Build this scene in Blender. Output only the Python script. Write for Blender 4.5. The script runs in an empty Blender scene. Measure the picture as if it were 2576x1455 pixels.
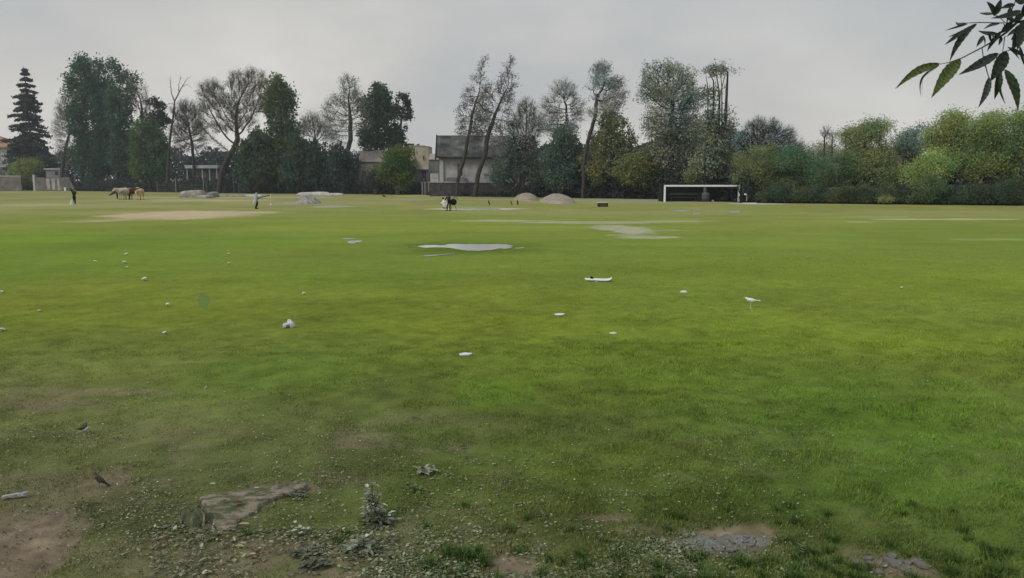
import bpy, math, random
import numpy as np
from mathutils import Vector, Matrix
random.seed(7)
RS = np.random.RandomState(11)
sc = bpy.context.scene
COL = sc.collection
R = math.radians

# ------------------------------------------------------------------ camera
W, H = 2576.0, 1455.0
F = 1983.0
CAMH = 2.7
PITCH = math.atan(272.5 / F)
cp, sp = math.cos(PITCH), math.sin(PITCH)
cam = bpy.data.objects.new('camera', bpy.data.cameras.new('camera'))
COL.objects.link(cam)
cam.location = (0, 0, CAMH)
cam.rotation_euler = (math.pi / 2 - PITCH, 0, 0)
cam.data.sensor_width = 36.0
cam.data.lens = F / W * 36.0
cam.data.clip_start = 0.05
cam.data.clip_end = 6000
cam.data.dof.use_dof = True
cam.data.dof.focus_distance = 14.0
cam.data.dof.aperture_fstop = 13.0
sc.camera = cam

def ray(px, py):
    a = (px - W / 2) / F
    b = (H / 2 - py) / F
    return (a, cp + b * sp, -sp + b * cp)
def G(px, py):                       # where a sight line meets the ground
    d = ray(px, py)
    t = CAMH / -d[2]
    return Vector((d[0] * t, d[1] * t, 0))
def P(px, py, Y):                    # point at forward distance Y
    d = ray(px, py)
    t = Y / d[1]
    return Vector((d[0] * t, Y, CAMH + d[2] * t))
def depth(py):
    return G(W / 2, py).y

# ------------------------------------------------------------------ basic helpers
def tag(o, label=None, cat=None, group=None, kind=None):
    if label: o['label'] = label
    if cat: o['category'] = cat
    if group: o['group'] = group
    if kind: o['kind'] = kind
    return o
def thing(name, label, cat, loc=(0, 0, 0), rz=0.0, group=None):
    o = bpy.data.objects.new(name, None)
    COL.objects.link(o)
    o.location = loc
    o.rotation_euler = (0, 0, rz)
    o.empty_display_size = .2
    return tag(o, label, cat, group)
def link(name, me, mat, parent=None, loc=None):
    o = bpy.data.objects.new(name, me)
    COL.objects.link(o)
    if mat is not None:
        me.materials.append(mat)
    if parent is not None: o.parent = parent
    if loc is not None: o.location = loc
    return o
def mesh_np(name, V, faces_flat, fsize, col=None, smooth=False):
    """V (n,3); faces_flat int array; fsize int (constant) or array of loop totals"""
    me = bpy.data.meshes.new(name)
    V = np.asarray(V, dtype=np.float32)
    ff = np.asarray(faces_flat, dtype=np.int32).ravel()
    if np.isscalar(fsize):
        nf = len(ff) // fsize
        tot = np.full(nf, fsize, dtype=np.int32)
    else:
        tot = np.asarray(fsize, dtype=np.int32); nf = len(tot)
    st = np.concatenate(([0], np.cumsum(tot)[:-1])).astype(np.int32)
    me.vertices.add(len(V)); me.vertices.foreach_set('co', V.ravel())
    me.loops.add(len(ff)); me.loops.foreach_set('vertex_index', ff)
    me.polygons.add(nf); me.polygons.foreach_set('loop_start', st); me.polygons.foreach_set('loop_total', tot)
    if smooth:
        me.polygons.foreach_set('use_smooth', np.ones(nf, dtype=bool))
    me.update(calc_edges=True)
    if col is not None:
        ca = me.color_attributes.new('Col', 'FLOAT_COLOR', 'POINT')
        c = np.ones((len(V), 4), dtype=np.float32); c[:, :3] = col
        ca.data.foreach_set('color', c.ravel())
    return me

class MB:
    def __init__(s): s.v = []; s.f = []
    def add(s, vs, fs):
        n = len(s.v); s.v += [tuple(v) for v in vs]; s.f += [tuple(n + i for i in f) for f in fs]; return s
    def box(s, x0, x1, y0, y1, z0, z1):
        return s.add([(x0, y0, z0), (x1, y0, z0), (x1, y1, z0), (x0, y1, z0), (x0, y0, z1), (x1, y0, z1), (x1, y1, z1), (x0, y1, z1)],
                     [(0, 3, 2, 1), (4, 5, 6, 7), (0, 1, 5, 4), (1, 2, 6, 5), (2, 3, 7, 6), (3, 0, 4, 7)])
    def prism(s, pts, y0, y1):       # polygon in xz, extruded in y
        n = len(pts)
        vs = [(x, y0, z) for x, z in pts] + [(x, y1, z) for x, z in pts]
        fs = [tuple(range(n)), tuple(range(2 * n - 1, n - 1, -1))] + [(i, i + n, (i + 1) % n + n, (i + 1) % n) for i in range(n)]
        return s.add(vs, fs)
    def prismx(s, pts, x0, x1):      # polygon in yz, extruded in x
        n = len(pts)
        vs = [(x0, y, z) for y, z in pts] + [(x1, y, z) for y, z in pts]
        fs = [tuple(range(n)), tuple(range(2 * n - 1, n - 1, -1))] + [(i, i + n, (i + 1) % n + n, (i + 1) % n) for i in range(n)]
        return s.add(vs, fs)
    def tube(s, pts, rad, n=6):
        pts = [Vector(p) for p in pts]
        if not hasattr(rad, '__len__'): rad = [rad] * len(pts)
        rings = []; n0 = len(s.v)
        for i, p in enumerate(pts):
            d = (pts[min(i + 1, len(pts) - 1)] - pts[max(i - 1, 0)]).normalized()
            a = Vector((0, 0, 1)) if abs(d.z) < .9 else Vector((1, 0, 0))
            u = d.cross(a).normalized(); w = d.cross(u)
            for k in range(n):
                t = 2 * math.pi * k / n
                s.v.append(tuple(p + (u * math.cos(t) + w * math.sin(t)) * rad[i]))
        for i in range(len(pts) - 1):
            for k in range(n):
                a = n0 + i * n + k; b = n0 + i * n + (k + 1) % n
                s.f.append((a, b, b + n, a + n))
        s.f.append(tuple(n0 + k for k in range(n))); m = n0 + (len(pts) - 1) * n
        s.f.append(tuple(m + k for k in reversed(range(n))))
        return s
    def ball(s, c, r, nu=10, nv=7, jit=0.0, rot=None, flat=None):
        c = Vector(c)
        if not hasattr(r, '__len__'): r = (r, r, r)
        n0 = len(s.v); rows = []
        def put(u, v):
            x = Vector((math.cos(u) * math.sin(v) * r[0], math.sin(u) * math.sin(v) * r[1], math.cos(v) * r[2]))
            if jit: x *= 1 + random.uniform(-jit, jit)
            if flat is not None and x.z < flat: x.z = flat
            if rot: x = rot @ x
            s.v.append(tuple(c + x)); return len(s.v) - 1
        top = put(0, 0)
        for j in range(1, nv):
            rows.append([put(2 * math.pi * i / nu, math.pi * j / nv) for i in range(nu)])
        bot = put(0, math.pi)
        for i in range(nu):
            k = (i + 1) % nu
            s.f.append((top, rows[0][i], rows[0][k]))
            for j in range(len(rows) - 1):
                s.f.append((rows[j][i], rows[j + 1][i], rows[j + 1][k], rows[j][k]))
            s.f.append((rows[-1][i], bot, rows[-1][k]))
        return s
    def build(s, name, mat, parent=None, loc=None, smooth=False, bevel=0, col=None):
        me = bpy.data.meshes.new(name)
        me.from_pydata(s.v, [], s.f)
        if smooth:
            me.polygons.foreach_set('use_smooth', [True] * len(me.polygons))
        me.update()
        o = link(name, me, mat, parent, loc)
        if bevel:
            m = o.modifiers.new('bevel', 'BEVEL'); m.width = bevel; m.segments = 2; m.limit_method = 'ANGLE'
        return o

def skin_mesh(name, nodes, edges, radii, mat, parent=None, sub=1, root=0, loc=None):
    me = bpy.data.meshes.new(name)
    me.from_pydata([tuple(n) for n in nodes], edges, [])
    me.update()
    o = bpy.data.objects.new(name + '_tmp', me)
    COL.objects.link(o)
    m = o.modifiers.new('skin', 'SKIN'); m.use_smooth_shade = True; m.use_x_symmetry = False
    sk = me.skin_vertices[0].data
    for i, r in enumerate(radii):
        if not hasattr(r, '__len__'): r = (r, r)
        sk[i].radius = r
        sk[i].use_root = (i == root)
    m2 = o.modifiers.new('sub', 'SUBSURF'); m2.levels = sub; m2.render_levels = sub
    dg = bpy.context.evaluated_depsgraph_get()
    me2 = bpy.data.meshes.new_from_object(o.evaluated_get(dg))
    bpy.data.objects.remove(o)
    me2.name = name
    me2.polygons.foreach_set('use_smooth', [True] * len(me2.polygons))
    me2.materials.clear()
    return link(name, me2, mat, parent, loc)

# ------------------------------------------------------------------ materials
def newmat(name):
    m = bpy.data.materials.new(name); m.use_nodes = True
    nt = m.node_tree; nt.nodes.clear()
    out = nt.nodes.new('ShaderNodeOutputMaterial')
    b = nt.nodes.new('ShaderNodeBsdfPrincipled')
    nt.links.new(b.outputs[0], out.inputs[0])
    b.inputs['Roughness'].default_value = .8
    b.inputs['Specular IOR Level'].default_value = .25
    return m, nt, b, out
def noise(nt, scale, detail=4, rough=.6, coord='Object', vec_scale=None):
    tc = nt.nodes.new('ShaderNodeTexCoord')
    n = nt.nodes.new('ShaderNodeTexNoise')
    n.inputs['Scale'].default_value = scale; n.inputs['Detail'].default_value = detail; n.inputs['Roughness'].default_value = rough
    if vec_scale:
        mp = nt.nodes.new('ShaderNodeMapping'); mp.inputs['Scale'].default_value = vec_scale
        nt.links.new(tc.outputs[coord], mp.inputs[0]); nt.links.new(mp.outputs[0], n.inputs['Vector'])
    else:
        nt.links.new(tc.outputs[coord], n.inputs['Vector'])
    return n
def ramp(nt, src, stops):
    r = nt.nodes.new('ShaderNodeValToRGB')
    el = r.color_ramp.elements
    el[0].position = stops[0][0]; el[0].color = (*stops[0][1], 1)
    el[1].position = stops[-1][0]; el[1].color = (*stops[-1][1], 1)
    for p, c in stops[1:-1]:
        e = el.new(p); e.color = (*c, 1)
    nt.links.new(src, r.inputs[0])
    return r
def mat_noise(name, stops, scale=5, rough=.85, bump=0, detail=5, vec_scale=None, bscale=None, spec=.25, metallic=0):
    m, nt, b, out = newmat(name)
    n = noise(nt, scale, detail, vec_scale=vec_scale)
    r = ramp(nt, n.outputs[0], stops)
    nt.links.new(r.outputs[0], b.inputs['Base Color'])
    b.inputs['Roughness'].default_value = rough; b.inputs['Specular IOR Level'].default_value = spec
    b.inputs['Metallic'].default_value = metallic
    if bump:
        n2 = noise(nt, bscale or scale * 4, 6)
        bp = nt.nodes.new('ShaderNodeBump'); bp.inputs['Strength'].default_value = 1; bp.inputs['Distance'].default_value = bump
        nt.links.new(n2.outputs[0], bp.inputs['Height']); nt.links.new(bp.outputs[0], b.inputs['Normal'])
    return m
def mat_plain(name, c, rough=.7, var=.25, scale=6, bump=0, spec=.25, metallic=0):
    lo = tuple(x * (1 - var) for x in c); hi = tuple(min(1, x * (1 + var)) for x in c)
    return mat_noise(name, [(.3, lo), (.7, hi)], scale, rough, bump, spec=spec, metallic=metallic)
def mat_attr(name, rough=.7, trans=0.25, nscale=None, spec=.2):
    m, nt, b, out = newmat(name)
    at = nt.nodes.new('ShaderNodeAttribute'); at.attribute_name = 'Col'
    src = at.outputs['Color']
    if nscale:
        n = noise(nt, nscale, 3)
        mr = nt.nodes.new('ShaderNodeMapRange'); mr.inputs[3].default_value = .6; mr.inputs[4].default_value = 1.4
        nt.links.new(n.outputs[0], mr.inputs[0])
        mx = nt.nodes.new('ShaderNodeVectorMath'); mx.operation = 'SCALE'
        nt.links.new(src, mx.inputs[0]); nt.links.new(mr.outputs[0], mx.inputs['Scale'])
        src = mx.outputs[0]
    nt.links.new(src, b.inputs['Base Color'])
    b.inputs['Roughness'].default_value = rough; b.inputs['Specular IOR Level'].default_value = spec
    if trans:
        t = nt.nodes.new('ShaderNodeBsdfTranslucent'); nt.links.new(src, t.inputs[0])
        mx = nt.nodes.new('ShaderNodeMixShader'); mx.inputs[0].default_value = trans
        nt.links.new(b.outputs[0], mx.inputs[1]); nt.links.new(t.outputs[0], mx.inputs[2]); nt.links.new(mx.outputs[0], out.inputs[0])
    return m
M = {}
M['leaf'] = mat_attr('foliage', .75, .38)
M['grass'] = mat_attr('grass_blades', .65, .25, spec=.15)
M['litter'] = mat_attr('litter_leaves', .6, .1, spec=.3)
M['bark'] = mat_plain('bark', (.052, .048, .042), .9, .35, 3)
M['bark_light'] = mat_plain('bark_pale', (.10, .09, .075), .9, .35, 3)
M['black'] = mat_plain('black_cloth', (.008, .008, .009), .85, .3, 20)
M['darkframe'] = mat_plain('dark_paint', (.012, .013, .016), .6, .3, 2)
M['white'] = mat_plain('white_paint', (.80, .80, .81), .5, .08, 4)
M['dirtywhite'] = mat_noise('dirty_white', [(.3, (.45, .45, .42)), (.6, (.75, .75, .74))], 9, .6, .004)
M['skin'] = mat_plain('skin', (.30, .18, .12), .6, .1, 20)
M['hair'] = mat_plain('hair', (.012, .01, .009), .6, .2, 60)
M['greycoat'] = mat_plain('pale_coat', (.42, .44, .48), .8, .15, 8)
M['grey'] = mat_plain('grey_metal', (.13, .13, .14), .5, .25, 3)
M['stone'] = mat_noise('weathered_stone', [(.3, (.16, .145, .12)), (.5, (.30, .28, .24)), (.7, (.46, .44, .40))], 1.3, .9, .05, bscale=4)
M['gravel'] = mat_noise('gravel_mound', [(.3, (.24, .22, .18)), (.55, (.36, .33, .28)), (.75, (.5, .47, .42))], 2.2, .95, .05, bscale=9)
M['slate'] = mat_noise('slate_chip', [(.3, (.09, .085, .07)), (.55, (.17, .155, .13)), (.75, (.25, .235, .20))], 14, .5, .004, spec=.4)
M['soil'] = mat_noise('soil_clod', [(.3, (.07, .055, .04)), (.7, (.17, .14, .10))], 14, .95, .01)

# ------------------------------------------------------------------ world and light
world = bpy.data.worlds.new('World'); sc.world = world; world.use_nodes = True
nt = world.node_tree; nt.nodes.clear()
SUN_EL, SUN_AZ = R(42), R(-128)      # veiled sun, from the left and behind the viewer
out = nt.nodes.new('ShaderNodeOutputWorld')
sky = nt.nodes.new('ShaderNodeTexSky'); sky.sky_type = 'NISHITA'; sky.sun_disc = False
sky.sun_elevation = SUN_EL; sky.sun_rotation = SUN_AZ; sky.air_density = 1.2; sky.dust_density = 4
bg1 = nt.nodes.new('ShaderNodeBackground'); bg1.inputs[1].default_value = .08
nt.links.new(sky.outputs[0], bg1.inputs[0])
tc = nt.nodes.new('ShaderNodeTexCoord')
mp = nt.nodes.new('ShaderNodeMapping'); mp.inputs['Scale'].default_value = (1, 1, 2.2)
nz = nt.nodes.new('ShaderNodeTexNoise'); nz.inputs['Scale'].default_value = 2.6; nz.inputs['Detail'].default_value = 5; nz.inputs['Roughness'].default_value = .5
nt.links.new(tc.outputs['Generated'], mp.inputs[0]); nt.links.new(mp.outputs[0], nz.inputs['Vector'])
cr = ramp(nt, nz.outputs[0], [(.34, (.445, .47, .49)), (.45, (.52, .522, .515)), (.53, (.575, .568, .545)), (.66, (.68, .67, .645))])
# slightly bluer and darker to the right, high up
sep = nt.nodes.new('ShaderNodeSeparateXYZ'); nt.links.new(tc.outputs['Generated'], sep.inputs[0])
m1 = nt.nodes.new('ShaderNodeMath'); m1.operation = 'MULTIPLY_ADD'; m1.inputs[1].default_value = .45
m2 = nt.nodes.new('ShaderNodeMath'); m2.operation = 'MULTIPLY'; m2.inputs[1].default_value = 1.7
nt.links.new(sep.outputs[2], m2.inputs[0]); nt.links.new(sep.outputs[0], m1.inputs[0]); nt.links.new(m2.outputs[0], m1.inputs[2])
mr = nt.nodes.new('ShaderNodeMapRange'); mr.inputs[1].default_value = .28; mr.inputs[2].default_value = .75; mr.inputs[3].default_value = 0; mr.inputs[4].default_value = .75
nt.links.new(m1.outputs[0], mr.inputs[0])
mx = nt.nodes.new('ShaderNodeMix'); mx.data_type = 'RGBA'
nt.links.new(mr.outputs[0], mx.inputs[0]); nt.links.new(cr.outputs[0], mx.inputs[6]); mx.inputs[7].default_value = (.40, .45, .49, 1)
bg2 = nt.nodes.new('ShaderNodeBackground'); bg2.inputs[1].default_value = 1.11
nt.links.new(mx.outputs[2], bg2.inputs[0])
ms = nt.nodes.new('ShaderNodeMixShader'); ms.inputs[0].default_value = .93
nt.links.new(bg1.outputs[0], ms.inputs[1]); nt.links.new(bg2.outputs[0], ms.inputs[2]); nt.links.new(ms.outputs[0], out.inputs[0])
sun = bpy.data.objects.new('sun', bpy.data.lights.new('sun', 'SUN')); COL.objects.link(sun)
sun.data.energy = 1.5; sun.data.angle = R(20); sun.data.color = (1, .96, .9)
sd = Vector((math.cos(SUN_EL) * math.sin(SUN_AZ), math.cos(SUN_EL) * math.cos(SUN_AZ), math.sin(SUN_EL)))
sun.rotation_euler = sd.to_track_quat('Z', 'Y').to_euler()
sc.view_settings.view_transform = 'Standard'; sc.view_settings.look = 'None'; sc.view_settings.exposure = 0

# ------------------------------------------------------------------ value noise for placement / colour
_perm = np.random.RandomState(5).rand(256, 256)
def vnoise(x, y, s, ox=0.0):
    x = np.asarray(x, float) * s + 37.1 + ox; y = np.asarray(y, float) * s + 91.7 + ox * 1.7
    xi = np.floor(x).astype(int); yi = np.floor(y).astype(int)
    fx = x - xi; fy = y - yi
    fx = fx * fx * (3 - 2 * fx); fy = fy * fy * (3 - 2 * fy)
    g = lambda a, b: _perm[a & 255, b & 255]
    return (g(xi, yi) * (1 - fx) + g(xi + 1, yi) * fx) * (1 - fy) + (g(xi, yi + 1) * (1 - fx) + g(xi + 1, yi + 1) * fx) * fy
def fbm(x, y, s, o=4, ox=0.0):
    t = 0; a = .5; n = 0
    for i in range(o):
        t = t + a * vnoise(x, y, s, ox + i * 13.3); n += a; s *= 2.03; a *= .55
    return t / n
def sst(a, b, t):
    t = np.clip((t - a) / (b - a), 0, 1); return t * t * (3 - 2 * t)
def hf(x, y):                        # ground height
    x = np.asarray(x, float); y = np.asarray(y, float)
    k = 1 - sst(14, 24, y)
    return k * ((fbm(x, y, .9, 3) - .5) * .10 + (vnoise(x, y, 4, 5.) - .5) * .022)
def on(px, py, dz=0.0):
    g = G(px, py); g.z = float(hf(g.x, g.y)) + dz; return g

# field edge (pixel row where grass meets the undergrowth) -> line in the world
EDGE = [(-500, 477), (0, 479), (600, 487), (1060, 490), (1100, 494), (1660, 502), (1880, 511), (2200, 514), (2576, 518), (3100, 524)]
EW = [G(a, b) for a, b in EDGE]
EX = np.array([p.x / p.y for p in EW]); EY = np.array([p.y for p in EW])
def edge_y(x, y):                    # depth of the edge in the direction x/y
    return np.interp(np.asarray(x) / np.maximum(np.asarray(y), 1e-3), EX, EY)
def ED(px):
    return float(np.interp((px - W / 2) / F / cp, EX, EY))

def patch(px, py, rx, ry):
    c = G(px, py); d0 = depth(max(py - ry, 460)); d1 = depth(py + ry)
    return (c.x, c.y, rx * c.y / F * 1.0, max((d0 - d1) / 2, .05))
def pmask(x, y, p, nz=.5, soft=.35, ns=None, ox=0.):
    cx, cy, rx, ry = p
    r = np.sqrt(((x - cx) / rx) ** 2 + ((y - cy) / ry) ** 2)
    s = ns if ns else 2.2 / max(rx, ry)
    r = r + (fbm(x / 1.0, y * (rx / ry) ** .5 / 1.0, s, 4, ox) - .5) * 2 * nz
    return 1 - sst(1 - soft, 1 + soft, r)

GREEN_P = [  # px,py,rx,ry, colour, strength
    (180, 640, 420, 60, (.110, .200, 0.02), 0.36), (700, 925, 190, 42, (.085, .190, 0.02), 0.28), (640, 960, 260, 60, (.09, .17, 0.025), 0.28),
    (60, 600, 150, 25, (.13, .27, 0.01), 0.33), (2050, 1010, 520, 90, (.120, .235, 0.02), 0.28), (2350, 1150, 380, 160, (.10, .205, 0.02), 0.33),
    (1250, 985, 110, 40, (.10, .24, 0.02), 0.28), (1500, 950, 350, 60, (.14, .215, 0.02), 0.28), (1900, 830, 500, 60, (.175, .25, 0.02), 0.25),
    (330, 760, 300, 60, (.19, .21, 0.02), 0.25), (1100, 760, 420, 60, (.20, .25, 0.02), 0.25), (120, 720, 200, 35, (.20, .21, 0.03), 0.28),
    (1000, 560, 500, 22, (.22, .28, 0.03), 0.22), (1250, 820, 300, 30, (.21, .26, 0.02), 0.22), (2200, 700, 500, 40, (.185, .24, 0.02), 0.22),
    (1650, 870, 420, 20, (.11, .19, 0.02), 0.22), (2300, 850, 350, 22, (.13, .22, 0.02), 0.22), (850, 700, 300, 25, (.13, .24, 0.02), 0.22),
    (1950, 660, 300, 12, (.15, .20, 0.02), 0.22), (1480, 680, 260, 10, (.15, .20, 0.02), 0.22), (700, 600, 300, 14, (.13, .23, 0.02), 0.22),
    (1500, 1150, 300, 60, (.075, .135, 0.01), 0.28), (1300, 1230, 500, 80, (.085, .125, 0.02), 0.22), (2000, 1250, 400, 60, (.06, .13, 0.01), 0.28),

    (1180, 622, 165, 15, (.085, .150, .016), .75), (1407, 792, 45, 9, (.12, .18, .03), .5), (1180, 891, 60, 9, (.10, .15, .025), .5),
]
PALE_P = [  # pale worn / sandy streaks far off
    (455, 540, 165, 12, (.54, .44, .27), .95), (90, 516, 90, 3.2, (.44, .43, .22), .7), (600, 497, 300, 2.4, (.42, .38, .25), .8),
    (560, 505, 130, 3, (.47, .42, .23), .8), (420, 503, 160, 2.2, (.40, .40, .2), .6), (1250, 556, 120, 2.2, (.42, .44, .28), .8),
    (1500, 560, 170, 3.5, (.40, .42, .26), .75), (1560, 574, 70, 6, (.44, .42, .30), .85), (1590, 583, 50, 5, (.46, .45, .34), .9), (1640, 598, 75, 3, (.44, .45, .32), .8),
    (1590, 592, 60, 3, (.38, .39, .25), .6), (1700, 557, 80, 2, (.40, .42, .26), .7), (1650, 580, 90, 2, (.36, .38, .2), .6), (1690, 503.5, 520, 3.6, (.37, .35, .24), .75), (1850, 509, 420, 3.2, (.36, .35, .24), .55), (455, 538, 120, 8, (.56, .44, .29), .9),
    (2370, 552, 170, 2.2, (.47, .48, .25), .85), (2200, 546, 100, 1.5, (.36, .40, .16), .6), (2500, 603, 100, 2.5, (.33, .37, .15), .6), (2160, 559, 30, 2, (.4, .42, .2), .7),
    (840, 520, 60, 2.6, (.42, .40, .32), .7), (770, 511, 60, 5, (.38, .36, .26), .7), (850, 508, 50, 4, (.30, .30, .14), .6), (1200, 526, 110, 2.4, (.62, .62, .52), .8),
    (1060, 492, 50, 2.6, (.36, .40, .12), .8), (1120, 494.5, 40, 1.2, (.50, .44, .32), .8), (1050, 501, 180, 1.3, (.42, .42, .24), .4), (1900, 513, 60, 1.6, (.6, .6, .55), .6),
    (150, 985, 300, 10, (.26, .23, .13), .45), (120, 1010, 140, 14, (.20, .17, .10), .5),
]
DIRT_P = [  # bare soil
    (30, 1300, 110, 42, .8), (40, 1400, 150, 80, .95), (10, 1350, 120, 80, 1.), (265, 1210, 62, 24, .8), (700, 1235, 120, 18, .9), (560, 1300, 90, 40, .7),
    (560, 1415, 190, 48, .75), (700, 1370, 170, 26, .7), (830, 1440, 150, 30, .7), (880, 1400, 60, 22, .6), (1285, 1422, 75, 34, .95), (1840, 1355, 150, 40, .95),
    (1530, 1300, 70, 11, .85), (1640, 1330, 110, 16, .5), (2150, 1395, 70, 20, .6), (2270, 1425, 90, 30, .85), (1750, 1110, 60, 8, .3), (1155, 1127, 40, 6, .8),
    (100, 1020, 150, 12, .35), (330, 1090, 250, 20, .25), (330, 1400, 160, 50, .35), (760, 1030, 50, 8, .2), (1100, 1440, 110, 22, .5),
]
def lerp3(a, b, t):
    return a + (b - a) * t[..., None]
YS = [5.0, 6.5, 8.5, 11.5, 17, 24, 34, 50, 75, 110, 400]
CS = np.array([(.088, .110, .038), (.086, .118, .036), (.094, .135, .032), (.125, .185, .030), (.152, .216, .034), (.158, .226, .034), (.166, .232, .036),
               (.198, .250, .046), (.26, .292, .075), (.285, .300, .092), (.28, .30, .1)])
GP = [(patch(*p[:4]), np.array(p[4]), p[5]) for p in GREEN_P]
PP = [(patch(*p[:4]), np.array(p[4]), p[5]) for p in PALE_P]
DP = [(patch(*p[:4]), p[4]) for p in DIRT_P]
def dirt(x, y):
    m = np.zeros_like(x)
    for i, (p, s) in enumerate(DP):
        m = np.maximum(m, s * pmask(x, y, p, .55, .3, None, i * 3.))
    near = sst(10.5, 7.5, y)
    lf = .30 + .70 * sst(.15, -.25, x / np.maximum(y, 1))
    worn = sst(.555, .66, fbm(x, y * 1.7, 1.25, 4, 88.)) * near * lf
    m = np.maximum(m, .50 * worn)
    m = m * (y < 20)
    return m
def colour(x, y):
    x = np.asarray(x, float); y = np.asarray(y, float)
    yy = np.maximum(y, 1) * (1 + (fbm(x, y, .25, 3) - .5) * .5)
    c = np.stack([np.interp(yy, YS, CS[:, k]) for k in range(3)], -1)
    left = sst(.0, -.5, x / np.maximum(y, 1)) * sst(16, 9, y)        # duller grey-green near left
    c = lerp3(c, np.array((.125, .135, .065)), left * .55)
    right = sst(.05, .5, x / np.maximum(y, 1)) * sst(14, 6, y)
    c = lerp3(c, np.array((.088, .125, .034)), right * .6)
    for i, (p, k, s) in enumerate(GP):
        c = lerp3(c, k, s * pmask(x, y, p, .5, .55, None, 50 + i * 2.))
    n1 = fbm(x, y * .45, .12, 3, 7.) - .5; n2 = fbm(x, y, .8, 3, 9.) - .5; n3 = fbm(x, y, 5., 2, 3.) - .5
    fade = sst(30, 10, y)
    c = c * (1 + n1 * .26 + n2 * (.16 + .40 * fade) + n3 * .55 * fade)[..., None]
    st_ = fbm(x * .28, y, .55, 4, 71.) - .5
    c = c * (1 + st_ * .30 * sst(9, 16, y) * sst(110, 60, y))[..., None]
    yel = sst(.50, .72, fbm(x, y * .5, .22, 4, 31.)) * .18
    c = c * (1 + yel[..., None] * np.array((.35, .06, .1)))
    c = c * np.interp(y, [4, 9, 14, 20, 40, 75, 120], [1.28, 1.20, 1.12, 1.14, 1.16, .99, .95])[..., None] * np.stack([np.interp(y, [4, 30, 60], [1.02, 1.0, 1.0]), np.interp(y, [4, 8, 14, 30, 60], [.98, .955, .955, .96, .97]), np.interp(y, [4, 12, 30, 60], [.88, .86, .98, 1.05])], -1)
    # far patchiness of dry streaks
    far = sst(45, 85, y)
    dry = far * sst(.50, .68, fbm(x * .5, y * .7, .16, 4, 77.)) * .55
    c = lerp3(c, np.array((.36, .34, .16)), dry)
    for i, (p, k, s) in enumerate(PP):
        c = lerp3(c, k * (.85 + .3 * fbm(x, y, .9, 3, 5.))[..., None], s * pmask(x, y, p, .62, .30, None, 90 + i * 2.))
    return np.clip(c, .004, 1)

# ------------------------------------------------------------------ ground: one sheet to the horizon
def build_ground():
    ys = np.concatenate([np.linspace(-40, 2.5, 12), 2.7 * (420 / 2.7) ** np.linspace(0, 1, 620), np.array([520, 700, 1000, 1600, 2600, 4500])])
    us = np.concatenate([-np.array([40, 12, 5, 3, 2, 1.4]), np.linspace(-1.1, 1.1, 620), np.array([1.4, 2, 3, 5, 12, 40])])
    hw = np.maximum(ys, 3) * .67 + 1.0
    hw = np.where(ys > 500, np.minimum(hw, 2500), hw)
    X = us[None, :] * hw[:, None]
    Y = np.repeat(ys[:, None], len(us), 1)
    Z = hf(X, Y)
    dm = dirt(X, Y)
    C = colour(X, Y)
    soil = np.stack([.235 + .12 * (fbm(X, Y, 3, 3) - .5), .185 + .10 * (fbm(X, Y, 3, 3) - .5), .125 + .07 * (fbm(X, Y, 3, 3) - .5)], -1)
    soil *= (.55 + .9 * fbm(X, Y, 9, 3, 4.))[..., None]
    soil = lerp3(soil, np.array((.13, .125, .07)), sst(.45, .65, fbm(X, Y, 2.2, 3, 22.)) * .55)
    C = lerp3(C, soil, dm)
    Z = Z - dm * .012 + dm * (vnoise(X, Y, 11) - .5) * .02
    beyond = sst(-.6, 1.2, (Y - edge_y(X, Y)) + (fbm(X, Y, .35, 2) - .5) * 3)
    C = lerp3(C, np.array((.035, .035, .026)), beyond)  # dark soil under the trees, with the ditch's shade put into the colour
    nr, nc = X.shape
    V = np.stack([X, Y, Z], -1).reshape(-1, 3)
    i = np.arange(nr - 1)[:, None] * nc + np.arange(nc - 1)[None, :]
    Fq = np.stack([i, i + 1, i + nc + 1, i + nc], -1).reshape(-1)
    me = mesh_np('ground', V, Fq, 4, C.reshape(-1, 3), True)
    m, nt, b, out = newmat('turf')
    at = nt.nodes.new('ShaderNodeAttribute'); at.attribute_name = 'Col'
    n = noise(nt, 2.2, 10, .72); n.inputs['Lacunarity'].default_value = 2.1
    mr = nt.nodes.new('ShaderNodeMapRange'); mr.inputs[1].default_value = .25; mr.inputs[2].default_value = .75; mr.inputs[3].default_value = .84; mr.inputs[4].default_value = 1.16
    nt.links.new(n.outputs[0], mr.inputs[0])
    v = nt.nodes.new('ShaderNodeVectorMath'); v.operation = 'SCALE'
    nt.links.new(at.outputs['Color'], v.inputs[0]); nt.links.new(mr.outputs[0], v.inputs['Scale'])
    nt.links.new(v.outputs[0], b.inputs['Base Color'])
    b.inputs['Roughness'].default_value = .95; b.inputs['Specular IOR Level'].default_value = .08
    bp = nt.nodes.new('ShaderNodeBump'); bp.inputs['Distance'].default_value = .02; bp.inputs['Strength'].default_value = .6
    n2 = noise(nt, 25, 6, .7); nt.links.new(n2.outputs[0], bp.inputs['Height']); nt.links.new(bp.outputs[0], b.inputs['Normal'])
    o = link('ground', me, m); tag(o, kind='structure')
build_ground()

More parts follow.
